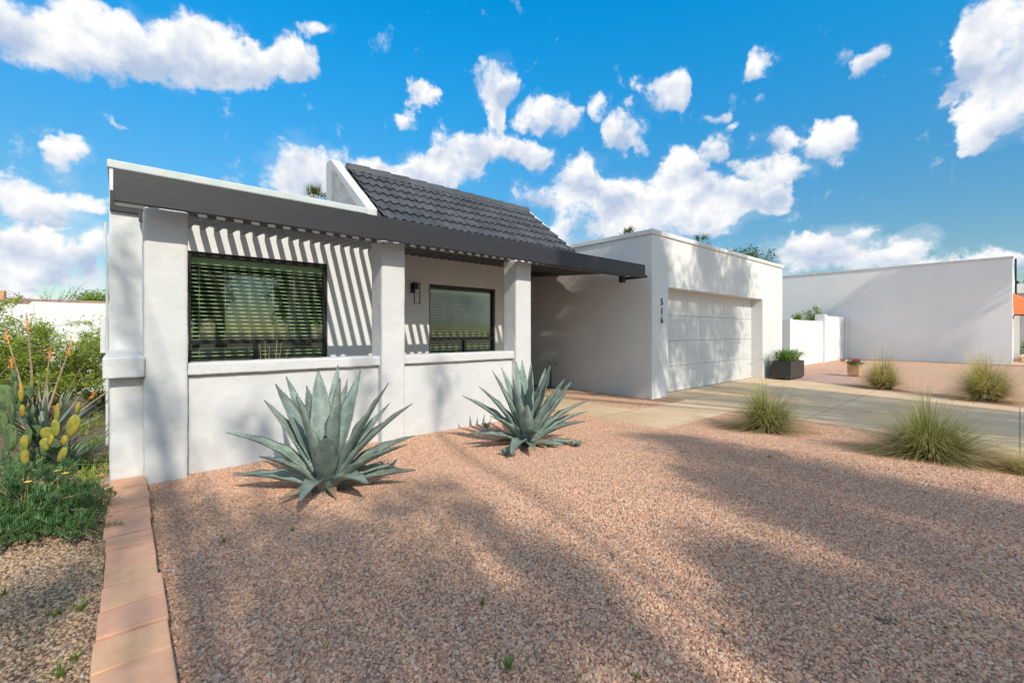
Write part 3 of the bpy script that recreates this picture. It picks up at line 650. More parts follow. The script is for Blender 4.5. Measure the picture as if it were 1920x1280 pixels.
# window surround boards (right reveal reads dark bronze)
# pergola
fa = MB().box(-.056, 4.30, 4.60, 4.655, 1.012, 1.262).box(4.303, 7.33, 4.60, 4.655, 1.005, 1.246)
link_mesh('fascia_beam', fa, M['beam'], house, bevel=.004)
link_mesh('header_beam', MB().box(-.05, 7.33, 5.035, 5.08, 1.066, 1.168), M['slatend'], house, bevel=.003)
link_mesh('ledger_board', MB().box(-.11, 7.33, YW-.05, YW-.002, 1.372, 1.60), M['beam'], house, bevel=.003)
link_mesh('end_beam', MB().box(7.334, 7.40, 4.60, 5.13, 1.012, 1.06).box(7.20, 7.29, 5.0, 5.10, .95, 1.074), M['beam'], house, bevel=.003)
sm0 = None
ks = [-3] + list(range(-1, 47))
for k in ks:
    x = .60+.146*k + rng.uniform(-.004, .004)
    if sm0 is None:
        s = MB().prism([(-.027, 4.656, 1.146), (-.027, YW-.052, 1.278), (-.027, YW-.052, 1.371), (-.027, 4.656, 1.239)], (.054, 0, 0))
        s.v = [(a+ORG['house'].x, b, c) for a, b, c in s.v]
        sm0 = link_mesh('slat', s, M['slat'], house, bevel=.003); sm0.location.x = x
    else:
        c = sm0.copy(); C.objects.link(c); c.parent = house; c.location.x = x
for x in (7.42, 7.565):  # two slats added past the pergola end to band the garage wall light
    link_mesh('slat', MB().prism([(x-.027, 5.13, 1.176), (x-.027, 8.95, 1.41), (x-.027, 8.95, 1.50), (x-.027, 5.13, 1.268)], (.054, 0, 0)), M['slat'], house)
# columns
for (x0, x1) in ((.132, .441), (2.273, 2.575), (4.372, 4.683)):
    mb = MB().box(x0, x1, 4.90, 5.20, -1.36, 1.072); hand_made(link_mesh('column', mb, M['rough'], house, bevel=.022, seg=3), .014)
# low wall and its cap
lw = MB().box(-.084, .15, 4.97, 5.19, -1.36, -.384).box(.42, 2.29, 5.0, 5.17, -1.36, -.398).box(2.56, 4.39, 5.0, 5.17, -1.36, -.398).box(-.084, .10, 5.19, 6.8, -1.36, -.384)
hand_made(link_mesh('low_wall', lw, M['stucco'], house, bevel=.012), .018)
lc = MB().box(-.125, .14, 4.86, 5.24, -.384, -.208).box(.43, 2.28, 4.95, 5.22, -.398, -.285).box(2.565, 4.38, 4.95, 5.22, -.398, -.285).box(-.125, .14, 5.24, 6.79, -.384, -.208)
hand_made(link_mesh('wall_cap', lc, M['stucco'], house, bevel=.010, seg=2), .010)
tx3 = None
# garage door: four sections of eight raised panels
gd_y = 4.975
gdo = bpy.data.objects.new('garage_door', None); C.objects.link(gdo); gdo.parent = house; gdo.location = (8.31, gd_y-YW, 0); ORG[gdo.name] = Vector((8.31, gd_y, -1.3))
dh = 2.2/4; dw = 4.99/8
for r_ in range(4):
    z0 = -1.292+r_*dh; mb = MB(); mb.box(8.318, 13.312, gd_y, gd_y+.04, z0+.003, z0+dh-.004)
    for c_ in range(8):
        xa = 8.318+c_*dw+.075; xb = 8.318+(c_+1)*dw-.075; za = z0+.10; zb = z0+dh-.10; e = .028
        def ring(xa, xb, za, zb, y): return [(xa, y, za), (xb, y, za), (xb, y, zb), (xa, y, zb)]
        # moulded groove, then the raised field
        vs = ring(xa, xb, za, zb, gd_y-.0005) + ring(xa+.006, xb-.006, za+.006, zb-.006, gd_y-.007) + ring(xa+e, xb-e, za+e, zb-e, gd_y-.001) + ring(xa+e+.012, xb-e-.012, za+e+.012, zb-e-.012, gd_y-.005)
        fs = [(i+4*k, (i+1) % 4+4*k, (i+1) % 4+4*k+4, i+4*k+4) for k in range(3) for i in range(4)] + [(12, 13, 14, 15)]
        mb.add(vs, fs)
    link_mesh('door_section', mb, M['door'], gdo)
link_mesh('weather_strip', MB().box(8.318, 13.312, gd_y-.002, gd_y+.03, -1.300, -1.290), M['black'], gdo)
# black house numbers, top to bottom
for ch, z in (('5', .588), ('1', .405), ('6', .229)):
    cu = bpy.data.curves.new('house_number', 'FONT'); cu.body = ch; cu.size = .185; cu.extrude = .006; cu.align_x = 'CENTER'; cu.align_y = 'CENTER'; cu.offset = .0015
    cu.space_character = 1; cu.resolution_u = 6
    t = bpy.data.objects.new('tmp', cu); C.objects.link(t)
    bpy.context.view_layer.update()
    me = bpy.data.meshes.new_from_object(t.evaluated_get(bpy.context.evaluated_depsgraph_get())); bpy.data.objects.remove(t)
    me.materials.clear(); me.materials.append(M['black'])
    for v in me.vertices: v.co.x *= .86
    n = bpy.data.objects.new('house_number', me); C.objects.link(n); n.parent = house
    n.rotation_euler = (R(90), 0, 0); n.location = (8.055, GY-.010-YW, z+1.3)
# scattered fittings of the house
link_mesh('conduit', MB().tube([(-.14, YW+.1, 1.25), (-.15, YW+.1, 1.22), (-.15, YW+.1, .9), (-.135, YW+.1, .8), (-.135, YW+.1, -1.3)], .014), M['door'], house)
link_mesh('meter_box', MB().box(-.20, -.118, YW+.35, YW+.6, -.25, .15), M['cap'], house, bevel=.006)
# lantern on the wall
lx, lz0, lz1 = 3.72, .472, .826
lamp = thing('wall_lamp', (lx, YW, .65), 'slim black open frame lantern on the porch wall between the windows', 'lamp')
link_mesh('backplate', MB().box(lx-.055, lx+.03, YW-.03, YW-.001, .66, .82), M['black'], lamp, bevel=.003)
cg = MB()
for (a, b_) in ((lx-.05, YW-.13), (lx+.05, YW-.13)):
    cg.box(a-.006, a+.006, b_-.006, b_+.006, lz0, lz1)
cg.box(lx-.044, lx+.044, YW-.136, YW-.124, lz0, lz0+.012).box(lx-.056, lx+.056, YW-.136, YW-.03, lz1-.015, lz1+.001)
cg.box(lx-.03, lx+.03, YW-.124, YW-.03, .72, .80)
link_mesh('cage', cg, M['black'], lamp)
link_mesh('lamp_shade', MB().tube([(lx, YW-.08, .72), (lx, YW-.08, .62)], .028, 12), M['lampglass'], lamp, smooth=False)
# irrigation riser by the garage side wall
tp = thing('standpipe', (7.5, 7.19, -1.3), 'thin black standpipe with a tap beside the garage side wall', 'tap')
link_mesh('pipe', MB().tube([(7.45, 7.15, -1.33), (7.45, 7.15, -.76)], .016, 8), M['black'], tp)
link_mesh('tap', MB().tube([(7.36, 7.15, -.72), (7.42, 7.15, -.76), (7.69, 7.15, -.75)], .014, 8).tube([(7.36, 7.10, -.70), (7.36, 7.22, -.70)], .008, 6), M['metal'], tp)

# ------------------------------------------------------------------ tiled kerb on the left
ke = thing('tiled_kerb', (.04, 3.4, -1.3), 'low garden kerb topped with worn terracotta tiles running up to the left column', 'kerb')
link_mesh('kerb_wall', MB().box(-.062, .128, .2, 4.955, -1.38, -1.247), M['grout'], ke, bevel=.01)
edges = [4.97]; 
yy = 4.97
for s_ in (.16,.17,.17,.205,.20,.24,.25,.205,.25,.23,.24,.235,.24,.25,.24,.25,.24,.25,.24,.25): yy -= s_; edges.append(yy)
tcols = [(0.554,0.293,0.182),(0.563,0.293,0.178),(0.574,0.320,0.185),(0.544,0.289,0.178),(0.563,0.293,0.185),(0.559,0.289,0.182),(0.554,0.285,0.180),(0.583,0.307,0.182),(0.574,0.298,0.190),(0.583,0.329,0.185),(0.612,0.333,0.190),(0.583,0.302,0.190),(0.592,0.338,0.190),(0.574,0.307,0.185)]
for i, (a, b_) in enumerate(zip(edges, edges[1:])):
    c = tcols[i % len(tcols)]
    key = 'clay%d' % (i % len(tcols))
    if key not in M:
        M[key] = mat('clay_tile', c, .75, tuple(min(1, v*1.22+.02) for v in c), 5, 9, bump=.5, bscale=14)
    x0 = -.078+rng.uniform(-.006, .006) + .012*math.sin(i*.9); x1 = .142+rng.uniform(-.006, .006) + .008*math.sin(i*.7)
    g0 = rng.uniform(.007, .014); z = -1.222+rng.uniform(-.004, .004); q = rng.uniform(-.005, .005); th = .024
    pts = [(x0, b_+g0+q, z), (x1, b_+g0-q, z+rng.uniform(-.005, .005)), (x1, a-g0-q, z+rng.uniform(-.003, .003)), (x0, a-g0+q, z)]
    link_mesh('tile', MB().prism(pts, (0, 0, -th)), M[key], ke, bevel=.006)
# ------------------------------------------------------------------ planting
def blade(mb, base, tip, ctrl, w, seg=4, up=None, cols=True, r=None, flat=None):
    base, tip, ctrl = Vector(base), Vector(tip), Vector(ctrl)
    vs = []; cs = []
    d = tip-base; side = d.cross(Vector((0,0,1)))
    if side.length < 1e-4: side = Vector((1,0,0))
    side.normalize()
    if flat is not None: side = (side + Vector((0,0,1))*flat).normalized()
    for i in range(seg+1):
        s = i/seg; p = base*(1-s)**2 + ctrl*2*s*(1-s) + tip*s*s
        ww = w*(1-s)**.7*(.7+.6*s) if i < seg else 0
        if i < seg: vs += [p-side*ww, p+side*ww]; cs += [s, s]
        else: vs.append(p); cs.append(1)
    fs = [(2*i, 2*i+1, 2*i+3, 2*i+2) for i in range(seg-1)] + [(2*seg-2, 2*seg-1, 2*seg)]
    mb.add(vs, fs, 0, r)
    if cols: mb.col += cs

def agave_leaf(par, base, tip, wid, bow, cup=.35, seed=0):
    """one thick toothed leaf: bow>0 arches it outwards/upwards before the tip falls"""
    rg = random.Random(seed)
    base, tip = Vector(base), Vector(tip); d = tip-base; L_ = d.length
    rad = Vector((d.x, d.y, 0)); rl = rad.length
    rad = rad.normalized() if rl > .02 else Vector((1,0,0))
    steep = abs(d.z)/L_
    nref = Vector((0,0,1))*(1-steep**2) - rad*steep**1.5
    mid = base + d*.5 + nref.normalized()*0
    # outward/upward belly
    belly = (Vector((0,0,1)) - d.normalized()*d.normalized().z)
    ctrl = base + d*.45 + (belly.normalized() if belly.length > .1 else -rad)*bow*L_
    wid *= 1.28
    seg = 22; nc = 9; mb = MB(); vs = []; cols = []
    tw0 = rg.uniform(-.25, .25)
    frames = []
    wav = rg.uniform(0, 6.3)
    for i in range(seg+1):
        s = i/seg; p = base*(1-s)**2 + ctrl*2*s*(1-s) + tip*s*s
        T = ((ctrl-base)*(1-s) + (tip-ctrl)*s).normalized()
        N_ = (nref - T*nref.dot(T)).normalized(); B = T.cross(N_)
        a = tw0*s; N2 = N_*math.cos(a) + B*math.sin(a); B2 = T.cross(N2)
        if s < .22: pw = .80 - .12*math.sin(s/.22*math.pi*.5)
        elif s < .5: pw = .68 + .32*math.sin((s-.22)/.28*math.pi*.5)
        else: pw = max(0, 1 - ((s-.5)/.5)**1.75)*(1-.10*math.sin((s-.5)/.5*math.pi))
        ww = wid*pw*(1+.02*math.sin(wav+s*17)); ww = max(ww, .0022)
        th = (.026*(1-s)**.8 + .004)*min(1, wid/.05)*(1.15 if s < .2 else 1)
        if ww < .02: th = min(th, ww*.9)
        frames.append((p, T, N2, B2, ww))
        cu = cup*(1.25 - .5*s)
        for k in range(nc):
            c = -1+2*k/(nc-1); wv = .010*math.sin(s*26+wav)*abs(c)**3*(ww/.09)
            vs.append(p + B2*c*ww + N2*(cu*ww*(c*c) + wv)); cols.append(s)
        for k in range(nc-2, 0, -1):
            c = -1+2*k/(nc-1)
            vs.append(p + B2*c*ww*.97 + N2*(cu*ww*(c*c) - th*(1-c*c)**.5*1.3)); cols.append(s)
    m = nc+nc-2
    fs = [(i*m+k, i*m+(k+1) % m, (i+1)*m+(k+1) % m, (i+1)*m+k) for i in range(seg) for k in range(m)]
    fs += [tuple(range(m)), tuple(range((seg+1)*m-1, seg*m-1, -1))]
    mb.add(vs, fs, 0); mb.col = cols
    # marginal teeth
    nt = int(L_/.030)
    for sd in (-1, 1):
        for j in range(2, nt):
            s = (j+rg.uniform(-.2, .2))/nt
            if s > .93: continue
            f_ = s*seg; i = min(seg-1, int(f_)); q = f_-i
            p0, T, N2, B2, w0 = frames[i]; p1, _, _, _, w1 = frames[i+1]
            p = p0.lerp(p1, q); ww = w0*(1-q)+w1*q; cu = cup*(1.25-.5*s)
            e = p + B2*sd*ww*.985 + N2*cu*ww; hgt = rg.uniform(.006, .011)*(1-.3*s); l = .0055
            a, b, c, dd = e-T*l, e+T*l, e+B2*sd*hgt+T*.002+N2*.001, e-N2*.004
            mb.add([a, b, c, dd], [(0, 1, 2), (1, 3, 2), (3, 0, 2), (0, 3, 1)], 1); mb.col += [s]*4
    o = link_mesh('leaf', mb, [M['agave'], M['thorn']], par, smooth=True)
    return o
def agave(name, loc, label, t0, ccx, ccy, leaves, px):
    """leaves: (tip px x, tip px y, depth offset, half width, bow) from the photograph"""
    a = thing(name, loc, label, 'agave', 'agaves in front of the low wall'); base = Vector(loc)
    for i, (x, y, dd, wd, bw) in enumerate(leaves):
        X, Y = px(x, y); tip = at(X, Y, t0+dd)
        d = tip-base; rad = Vector((d.x, d.y, 0)); rad = rad.normalized() if rad.length > .01 else Vector((0,0,0))
        low = 1-min(1, max(0, d.z/d.length))
        b0 = base + rad*(.03+.05*low) + Vector((0,0,.03+.05*(1-low)))
        agave_leaf(a, b0, tip, wd, bw, seed=i*7+int(ccx))
    for i in range(7):      # dead lower leaves lying on the gravel
        an = i*.9+rng.random()*.5+ccx; r_ = rng.uniform(.22, .42); dv_ = Vector((math.cos(an), math.sin(an), 0))
        agave_leaf(a, base+dv_*.05+Vector((0,0,.03)), base+dv_*r_+Vector((0,0,rng.uniform(.0,.05))), .026, rng.uniform(.05,.2), cup=.6, seed=i+900)
        a.children[-1].data.materials[0] = M['agavedry']
    # short fibrous stem that carries the rosette
    link_mesh('stem', MB().tube([base-Vector((0,0,.06)), base+Vector((0,0,.02)), base+Vector((0,0,.14)), base+Vector((0,0,.24))], [.10,.115,.085,.03], 14), M['agave'], a, smooth=True).data
    st = a.children[-1].data
    return a
A1 = gnd(612, 917, -1.275); t1 = A1.x*fw.x + A1.y*fw.y
L1 = [(95,682,-.05,.055,.20),(380,437,.05,.060,.06),(465,317,.12,.070,.04),(500,400,.30,.055,.05),(545,260,.34,.055,.03),(785,200,.30,.075,.0),(935,172,.50,.055,.0),
 (950,272,-.02,.088,-.02),(1005,285,.50,.045,0),(1105,212,.36,.070,.0),(1315,305,.05,.085,.02),(1322,462,.36,.055,.04),(1495,462,.12,.060,.10),
 (1510,705,.28,.060,.14),(1460,768,-.12,.065,.10),(1520,962,-.02,.062,.06),(145,1000,.02,.070,.10),(340,860,-.22,.062,.14),(622,408,-.16,.078,.02),(842,703,-.40,.078,-.05),
 (1170,1072,-.42,.062,.22),(640,1215,-.62,.052,.30),(520,930,.30,.05,.10),(1330,925,.05,.052,.10),(700,330,.45,.06,0)]
agave('agave', A1, 'large blue agave between the left column and the middle column, nearest the camera', t1, 610, 0, L1, lambda x, y: (400+x/4, 640+y/4))
A2 = gnd(988, 835, -1.275); t2 = A2.x*fw.x + A2.y*fw.y
L2 = [(105,405,.15,.055,.12),(230,335,.05,.058,.10),(330,213,.15,.058,.06),(400,193,.35,.050,.04),(510,148,.30,.060,0),(555,140,.42,.055,0),(625,150,.45,.04,0),
 (630,200,.02,.088,-.02),(735,185,.40,.050,.0),(775,160,.12,.062,0),(880,270,.30,.055,.04),(940,290,.10,.065,.06),(905,370,.38,.055,.06),(1065,435,.05,.062,.14),
 (1052,522,.20,.060,.14),(1030,600,-.05,.058,.16),(592,462,-.42,.062,-.04),(488,280,-.10,.070,0),(155,690,.0,.058,.16),(232,690,-.20,.050,.12),(315,556,-.22,.058,.14),
 (1030,757,.0,.050,.06),(875,775,-.25,.045,.05),(470,850,-.60,.060,.30),(700,705,-.50,.055,.35),(800,380,-.14,.072,.02),(430,560,.35,.05,.04),(650,820,-.6,.04,.15)]
agave('agave', A2, 'large blue agave in front of the right column, closest to the walkway', t2, 980, 0, L2, lambda x, y: (840+x/4, 640+y/4))
def pup(px, py, s, label):
    b = gnd(px, py, -1.27); a = thing('agave_pup', b, label, 'agave', 'young agave offsets around the big agaves')
    for i in range(6):
        an = i*1.05+rng.random()*.5; r_ = s*rng.uniform(.5, .9)
        agave_leaf(a, b+Vector((0,0,.01)), b+Vector((math.cos(an)*r_, math.sin(an)*r_, s*rng.uniform(.5, 1.1))), s*.16, .05, seed=i)
pup(947, 853, .09, 'tiny green agave offset left of the right-hand agave stem')
pup(1083, 838, .10, 'small green agave offset right of the right-hand agave on the gravel')
pup(1042, 835, .07, 'small agave offset under the right-hand leaves of the farther agave')
pup(912, 803, .08, 'small dark agave offset at the left of the farther agave')
pup(730, 885, .11, 'small blue agave offset right of the nearest agave')
pup(961, 857, .07, 'tiny agave offset directly below the right-hand agave')

def feather(px, py, z, wpx, hpx, label, n=2600, tan=.0, seed=1, asym=0, w=.0034):
    rg = random.Random(seed); b = gnd(px, py, z); t = b.x*fw.x+b.y*fw.y
    Rr = wpx/2*t/F; Hh = hpx*t/F
    mb = MB()
    for i in range(n):
        an = rg.uniform(0, 2*math.pi); k = rg.random()**.5; br = .13*rg.random()
        dx, dy = math.cos(an), math.sin(an); wisp = rg.random() < .30
        base = b + Vector((dx*br, dy*br, -.02))
        if wisp:      # fine flowering stems stand above the tuft
            out = k*Rr*rg.uniform(.9, 1.5); hh = Hh*(1.18-.75*k*k)*rg.uniform(.75, 1.12); ww = w*.45; cr_ = rg.uniform(.75, .95)
        else:         # leaves arch over and lean out
            out = k*Rr*rg.uniform(.85, 1.25); hh = Hh*(.72-.64*k*k)*rg.uniform(.45, 1.0); ww = w*rg.uniform(.6, 1.2); cr_ = rg.uniform(1.1, 1.5)
        out *= 1+.22*math.sin(an*2+seed)+.12*math.sin(an*5+seed*2); hh *= 1+.16*math.sin(an*3+seed*1.7)
        tip = base + Vector((dx*out, dy*out, hh)) + rt*asym*Rr*rg.random()
        ctrl = base + Vector((dx*out*.40, dy*out*.40, hh*cr_+.05))
        blade(mb, base, tip, ctrl, ww, 6, r=min(1, max(0, rg.gauss(.5, .42))))
    m = M['grass']
    if tan: m = M['grass_gold']
    th = thing('feather_grass', b, label, 'ornamental grass', 'feather grass clumps along the driveway')
    link_mesh('blades', mb, m, th)
    s = MB(); 
    for i in range(60):
        an = rg.uniform(0, 6.28); q = b+Vector((math.cos(an)*.09*rg.random(), math.sin(an)*.09*rg.random(), -.02))
        blade(s, q, q+Vector((math.cos(an)*.12, math.sin(an)*.12, .12)), q+Vector((0,0,.08)), .003, 2, r=rg.random())
    link_mesh('stems', s, M['dry'], th)
M['grass_gold'] = leafmat('golden_grass', (.20,.26,.04), (.48,.42,.12), .4, .6, ((.72,.55,.27), .35, .85))
feather(1437, 806, -1.285, 165, 86, 'feather grass clump where the walkway meets the gravel mound, nearest the garage', 3000, seed=3)
feather(1745, 868, -1.29, 250, 118, 'biggest feather grass clump, beside the near edge of the driveway', 4600, seed=4, asym=.10, w=.0036)
feather(1945, 905, -1.29, 120, 66, 'dry tan feather grass cut by the right edge beside the driveway', 2200, tan=1, seed=5)
feather(1655, 727, -1.29, 105, 62, 'yellow green feather grass across the driveway, beside the terracotta pot', 2600, tan=1, seed=6, w=.0045)
feather(1850, 748, -1.29, 160, 82, 'golden feather grass across the driveway, in front of the tall side wall', 3600, tan=1, seed=7, w=.0045)

def leafcloud(mb, pts, n, size, spread, rg, elong=1.6, droop=0):
    """small leaf faces around given twig points"""
    for i in range(n):
        p = pts[rg.randrange(len(pts))] + Vector((rg.gauss(0, spread), rg.gauss(0, spread), rg.gauss(0, spread)))
        a = Vector((rg.gauss(0,1), rg.gauss(0,1), rg.gauss(0,.8)-droop)).normalized(); b = a.orthogonal().normalized()
        b = (b*math.cos(rg.random()*6.3) + a.cross(b)*math.sin(rg.random()*6.3))
        s = size*rg.uniform(.6, 1.4)
        mb.add([p-a*s*elong, p+b*s*.5, p+a*s*elong, p-b*s*.5], [(0,1,2,3)], 0, rg.random())
def shrub(name, base, rad, hgt, label, cat, lm, bm, nb, nl, size, seed, spread=.05, group=None, open_=0, zc=.5):
    rg = random.Random(seed); base = Vector(base); th = thing(name, base, label, cat, group)
    br = MB(); tips = []
    for i in range(nb):
        an = rg.uniform(0, 6.28); k = rg.random()**.5
        tip = base + Vector((math.cos(an)*rad*k, math.sin(an)*rad*k, hgt*(rg.uniform(.35, 1.0) if k > .5 else rg.uniform(.6, 1.0))*(1-.25*k*k)))
        mid = base + (tip-base)*.5 + Vector((rg.gauss(0,.05), rg.gauss(0,.05), hgt*.10))
        br.tube([base+Vector((rg.gauss(0,.03), rg.gauss(0,.03), -.03)), mid, tip], [.010, .006, .002], 4, r=rg.random())
        for j in range(7):
            s = rg.uniform(.35, 1.0); q = base.lerp(mid, s*2) if s < .5 else mid.lerp(tip, s*2-1)
            e = q + Vector((rg.gauss(0,1), rg.gauss(0,1), rg.uniform(-.2, 1.2)))*.10*rad/.6
            br.tube([q, e], [.003, .001], 3, r=rg.random())
            for f_ in (.3, .6, .9, 1.0): tips.append(q.lerp(e, f_))
    mb = MB(); leafcloud(mb, tips, nl, size, spread, rg)
    link_mesh('branches', br, bm, th); link_mesh('foliage', mb, lm, th)
    return th, tips

# creosote-like bush against the far white wall, left
t_ = 6.3
bp = at(72, 760, t_); bp.z = -1.3
_, tips = shrub('green_bush', bp, 1.1, 1.85, 'airy bright green desert bush in front of the far white wall, left', 'bush', M['creo'], M['bark'], 80, 42000, .013, 21, .035)
bp2 = at(185, 740, 7.6); bp2.z = -1.3
shrub('green_bush', bp2, .45, .55, 'low yellow green bush at the foot of the far wall, right of the taller bush', 'bush', M['bright'], M['bark'], 22, 2600, .012, 22, .04)
# bare ocotillo-like stems with orange flower spikes
oc = thing('flowering_shrub', at(60, 800, 4.6)*1.0, 'leggy bare shrub with orange flower spikes behind the prickly pear', 'shrub')
ob = MB(); fl = MB(); o0 = at(60, 800, 4.6); o0.z = -1.3; ORG['x'] = o0
for (tx, ty, d) in ((50,590,0),(20,670,.2),(95,650,.1),(150,690,-.1),(105,760,.1),(180,735,.3),(220,720,.5),(135,640,.3),(35,720,0),(75,700,-.2),(-10,650,0),(10,620,.4)):
    tip = at(tx, ty, 4.6+d); mid = o0.lerp(tip, .55)+Vector((rng.gauss(0,.05), rng.gauss(0,.05), .05))
    ob.tube([o0, mid, tip], [.014,.009,.004], 5)
    for j in range(5):
        q = mid.lerp(tip, rng.random()); ob.tube([q, q+Vector((rng.gauss(0,.07), rng.gauss(0,.07), rng.uniform(-.02,.14)))], [.004,.0015], 3)
    if rng.random() < .85:
        fl = MB(); fl.tube([mid.lerp(tip, .75), mid.lerp(tip, 1.02)], [.007,.003], 5)
        for j in range(16):
            q = mid.lerp(tip, .72+.32*rng.random())+Vector((rng.gauss(0,.016), rng.gauss(0,.016), rng.gauss(0,.016)))
            a = Vector((rng.gauss(0,1), rng.gauss(0,1), rng.gauss(0,1))).normalized()*.011; b_ = a.orthogonal().normalized()*.008
            fl.add([q-a, q+b_, q+a, q-b_], [(0,1,2,3)])
        link_mesh('flower_spike', fl, M['orange'], oc)
link_mesh('stems', ob, M['dry'], oc)
# prickly pear
def pad(mb, c, up, nrm, w, h, m=0, th=.022):
    up = up.normalized(); nrm = (nrm-up*nrm.dot(up)).normalized(); sd = up.cross(nrm)
    vs = []; rings = 7; sg = 14
    for i in range(rings+1):
        ph = math.pi*i/rings
        for k in range(sg):
            q = 2*math.pi*k/sg; x = math.sin(ph)*math.cos(q); y = math.sin(ph)*math.sin(q); z = math.cos(ph)
            ww = w*(.72+.28*(z*.5+.5))
            vs.append(c + sd*x*ww + nrm*y*th + up*(z*h))
    fs = [(i*sg+k, (i+1)*sg+k, (i+1)*sg+(k+1) % sg, i*sg+(k+1) % sg) for i in range(rings) for k in range(sg)]
    mb.add(vs, fs, m)
def pricklypear(px, py, t, z, label, pads, young):
    b = at(px, py, t); b.z = z; th = thing('prickly_pear', b, label, 'cactus')
    k = 0
    for lst, mm in ((pads, M['cactus']), (young, M['cactusy'])):
        for (x, y, w, h, lean, dd) in lst:
            mb = MB()
            c = at(x, y, t+dd); up = Vector((0,0,1)) + rt*lean; nr = -fw + rt*rng.uniform(-.8, .8)
            W_, H_ = w*t/F, h*t/F; pad(mb, c, up, nr, W_, H_, th=.020)
            for j in range(18):
                u_, v_ = rng.uniform(-.75,.75), rng.uniform(-.8,.8)
                q = c + up.normalized()*v_*H_ + up.cross(nr).normalized()*u_*W_*.8 + nr.normalized()*.018
                mb.tube([q, q+nr*.02+Vector((rng.gauss(0,.006), rng.gauss(0,.006), rng.gauss(0,.008)))], [.0009,.0003], 3, m=1)
            link_mesh('pad', mb, [mm, M['dry']], th, smooth=True)
pricklypear(45, 880, 4.0, -1.3, 'tall prickly pear cactus at the left edge with dark green and yellow young pads',
  [(30,735,13,22,0,0),(8,745,16,26,-.1,.1),(26,708,9,16,.1,.05),(22,775,13,22,-.1,-.1),(58,775,12,20,.1,.1),(20,820,16,26,0,-.1),(50,825,14,24,.2,0),(12,862,18,26,-.2,0),(40,870,16,24,.1,-.1),(72,860,15,22,.3,0),(0,790,14,24,-.2,0),(65,810,12,16,.4,.1),(30,905,18,24,0,.05),(60,900,15,22,.1,-.1),
   (88,850,15,18,.2,.1),(118,845,13,14,.5,.05),(100,838,14,17,-.3,.05),(40,755,11,18,.2,.15),(55,735,9,14,0,.2)],
  [(40,740,5,14,0,-.05),(42,770,5,12,0,-.05),(88,812,12,12,.2,0),(104,802,9,16,-.1,-.1),(86,832,10,12,-.2,-.1),(137,798,13,21,.35,-.1),(121,825,8,10,.2,-.1),(117,852,8,15,.5,-.1),(107,775,5,20,.1,0),(146,765,6,12,.2,-.05),(47,858,7,18,0,-.15),(45,833,8,18,.1,-.15),(95,825,10,12,.3,-.12)])
# narrow blue-green rosettes behind and beside the cactus
def rosette(px, py, t, z, n, ln, label, seed, wid=.018, lo=.1, hi=1.2):
    rg = random.Random(seed); b = at(px, py, t); b.z = z; th = thing('yucca', b, label, 'yucca', 'narrow leaved rosettes in the left bed')
    mb = MB()
    for i in range(n):
        an = i*2.4+rg.uniform(-.2,.2); e = lo+(hi-lo)*(i/n)**.8; l = ln*rg.uniform(.8, 1.1)
        d = Vector((math.cos(an)*math.cos(e), math.sin(an)*math.cos(e), math.sin(e)))
        blade(mb, b+d*.03, b+d*l, b+d*l*.5+Vector((0,0,.04)), wid, 5, flat=.0, r=rg.random())
    link_mesh('leaves', mb, M['yucca'], th)
rosette(85, 815, 4.3, -1.12, 90, .62, 'blue green spiky yucca behind the prickly pear', 31)
rosette(118, 862, 4.15, -1.26, 150, .50, 'dark narrow leaved yucca spreading low beside the column', 33, .011, -.05, .7)
# bottlebrush-like shrub, front left
rg = random.Random(41); bb = at(40, 1040, 2.95); bb.z = -1.3
bt = thing('needle_shrub', bb, 'dense dark green needle leaved shrub spilling toward the tiled kerb', 'shrub')
br = MB(); ne = MB()
targets = []
for i in range(270):
    x = rg.uniform(-60, 205); y = rg.uniform(868, 1065); 
    if y < 900 and x > 150: continue
    if x > 150 and y > 1030: continue
    targets.append((x, y, rg.uniform(-.35, .35)))
for (x, y, dd) in targets:
    tip = at(x, y, 3.05+dd-(y-960)*.0022); tip.z = max(tip.z, -1.22)
    mid = bb.lerp(tip, .5)+Vector((0,0,.06)); st = bb+Vector((rg.gauss(0,.06), rg.gauss(0,.06), 0))
    br.tube([st, mid, tip], [.007,.005,.002], 4, r=rg.random())
    # whorls of needles along the last stretch and on side shoots
    shoots = [(mid.lerp(tip, .35), tip)]
    for j in range(4):
        q = mid.lerp(tip, rg.uniform(.2, .95)); shoots.append((q, q+Vector((rg.gauss(0,.06), rg.gauss(0,.06), rg.uniform(.0,.09)))))
    for (a, b_) in shoots:
        ax = (b_-a).normalized(); L_ = (b_-a).length; o1 = ax.orthogonal().normalized(); o2 = ax.cross(o1)
        for j in range(26):
            s = rg.random()**.7; q = a+ax*L_*s; an = rg.uniform(0, 6.3); d = (o1*math.cos(an)+o2*math.sin(an))*.8+ax*rg.uniform(.3, 1)
            l = rg.uniform(.025,.046)
            blade(ne, q, q+d*l, q+d*l*.5, .0034, 2, cols=False, r=min(1, max(0, rg.gauss(.5,.25))))
link_mesh('branches', br, M['dry'], bt); link_mesh('needles', ne, M['brush'], bt)
def flower(px, py, t, label, m='yellow', s=.022):
    c = at(px, py, t); th = thing('flower', c, label, 'flower', 'small flowers in the left bed'); mb = MB()
    for k in range(7):
        a = k*.9; d = Vector((math.cos(a), math.sin(a), .3))*s; e = Vector((-math.sin(a), math.cos(a), 0))*s*.4
        mb.add([c, c+d*.6+e, c+d, c+d*.6-e], [(0,1,2,3)])
    link_mesh('petals', mb, M[m], th); b2 = Vector((c.x, c.y, -1.3)); s2 = MB().tube([b2, c], [.003,.002], 4); link_mesh('stem', s2, M['weed'], th)
flower(108, 883, 2.9, 'yellow flower upper left of the pair over the needle shrub'); flower(122, 888, 2.9, 'yellow flower at the right of the pair over the needle shrub')
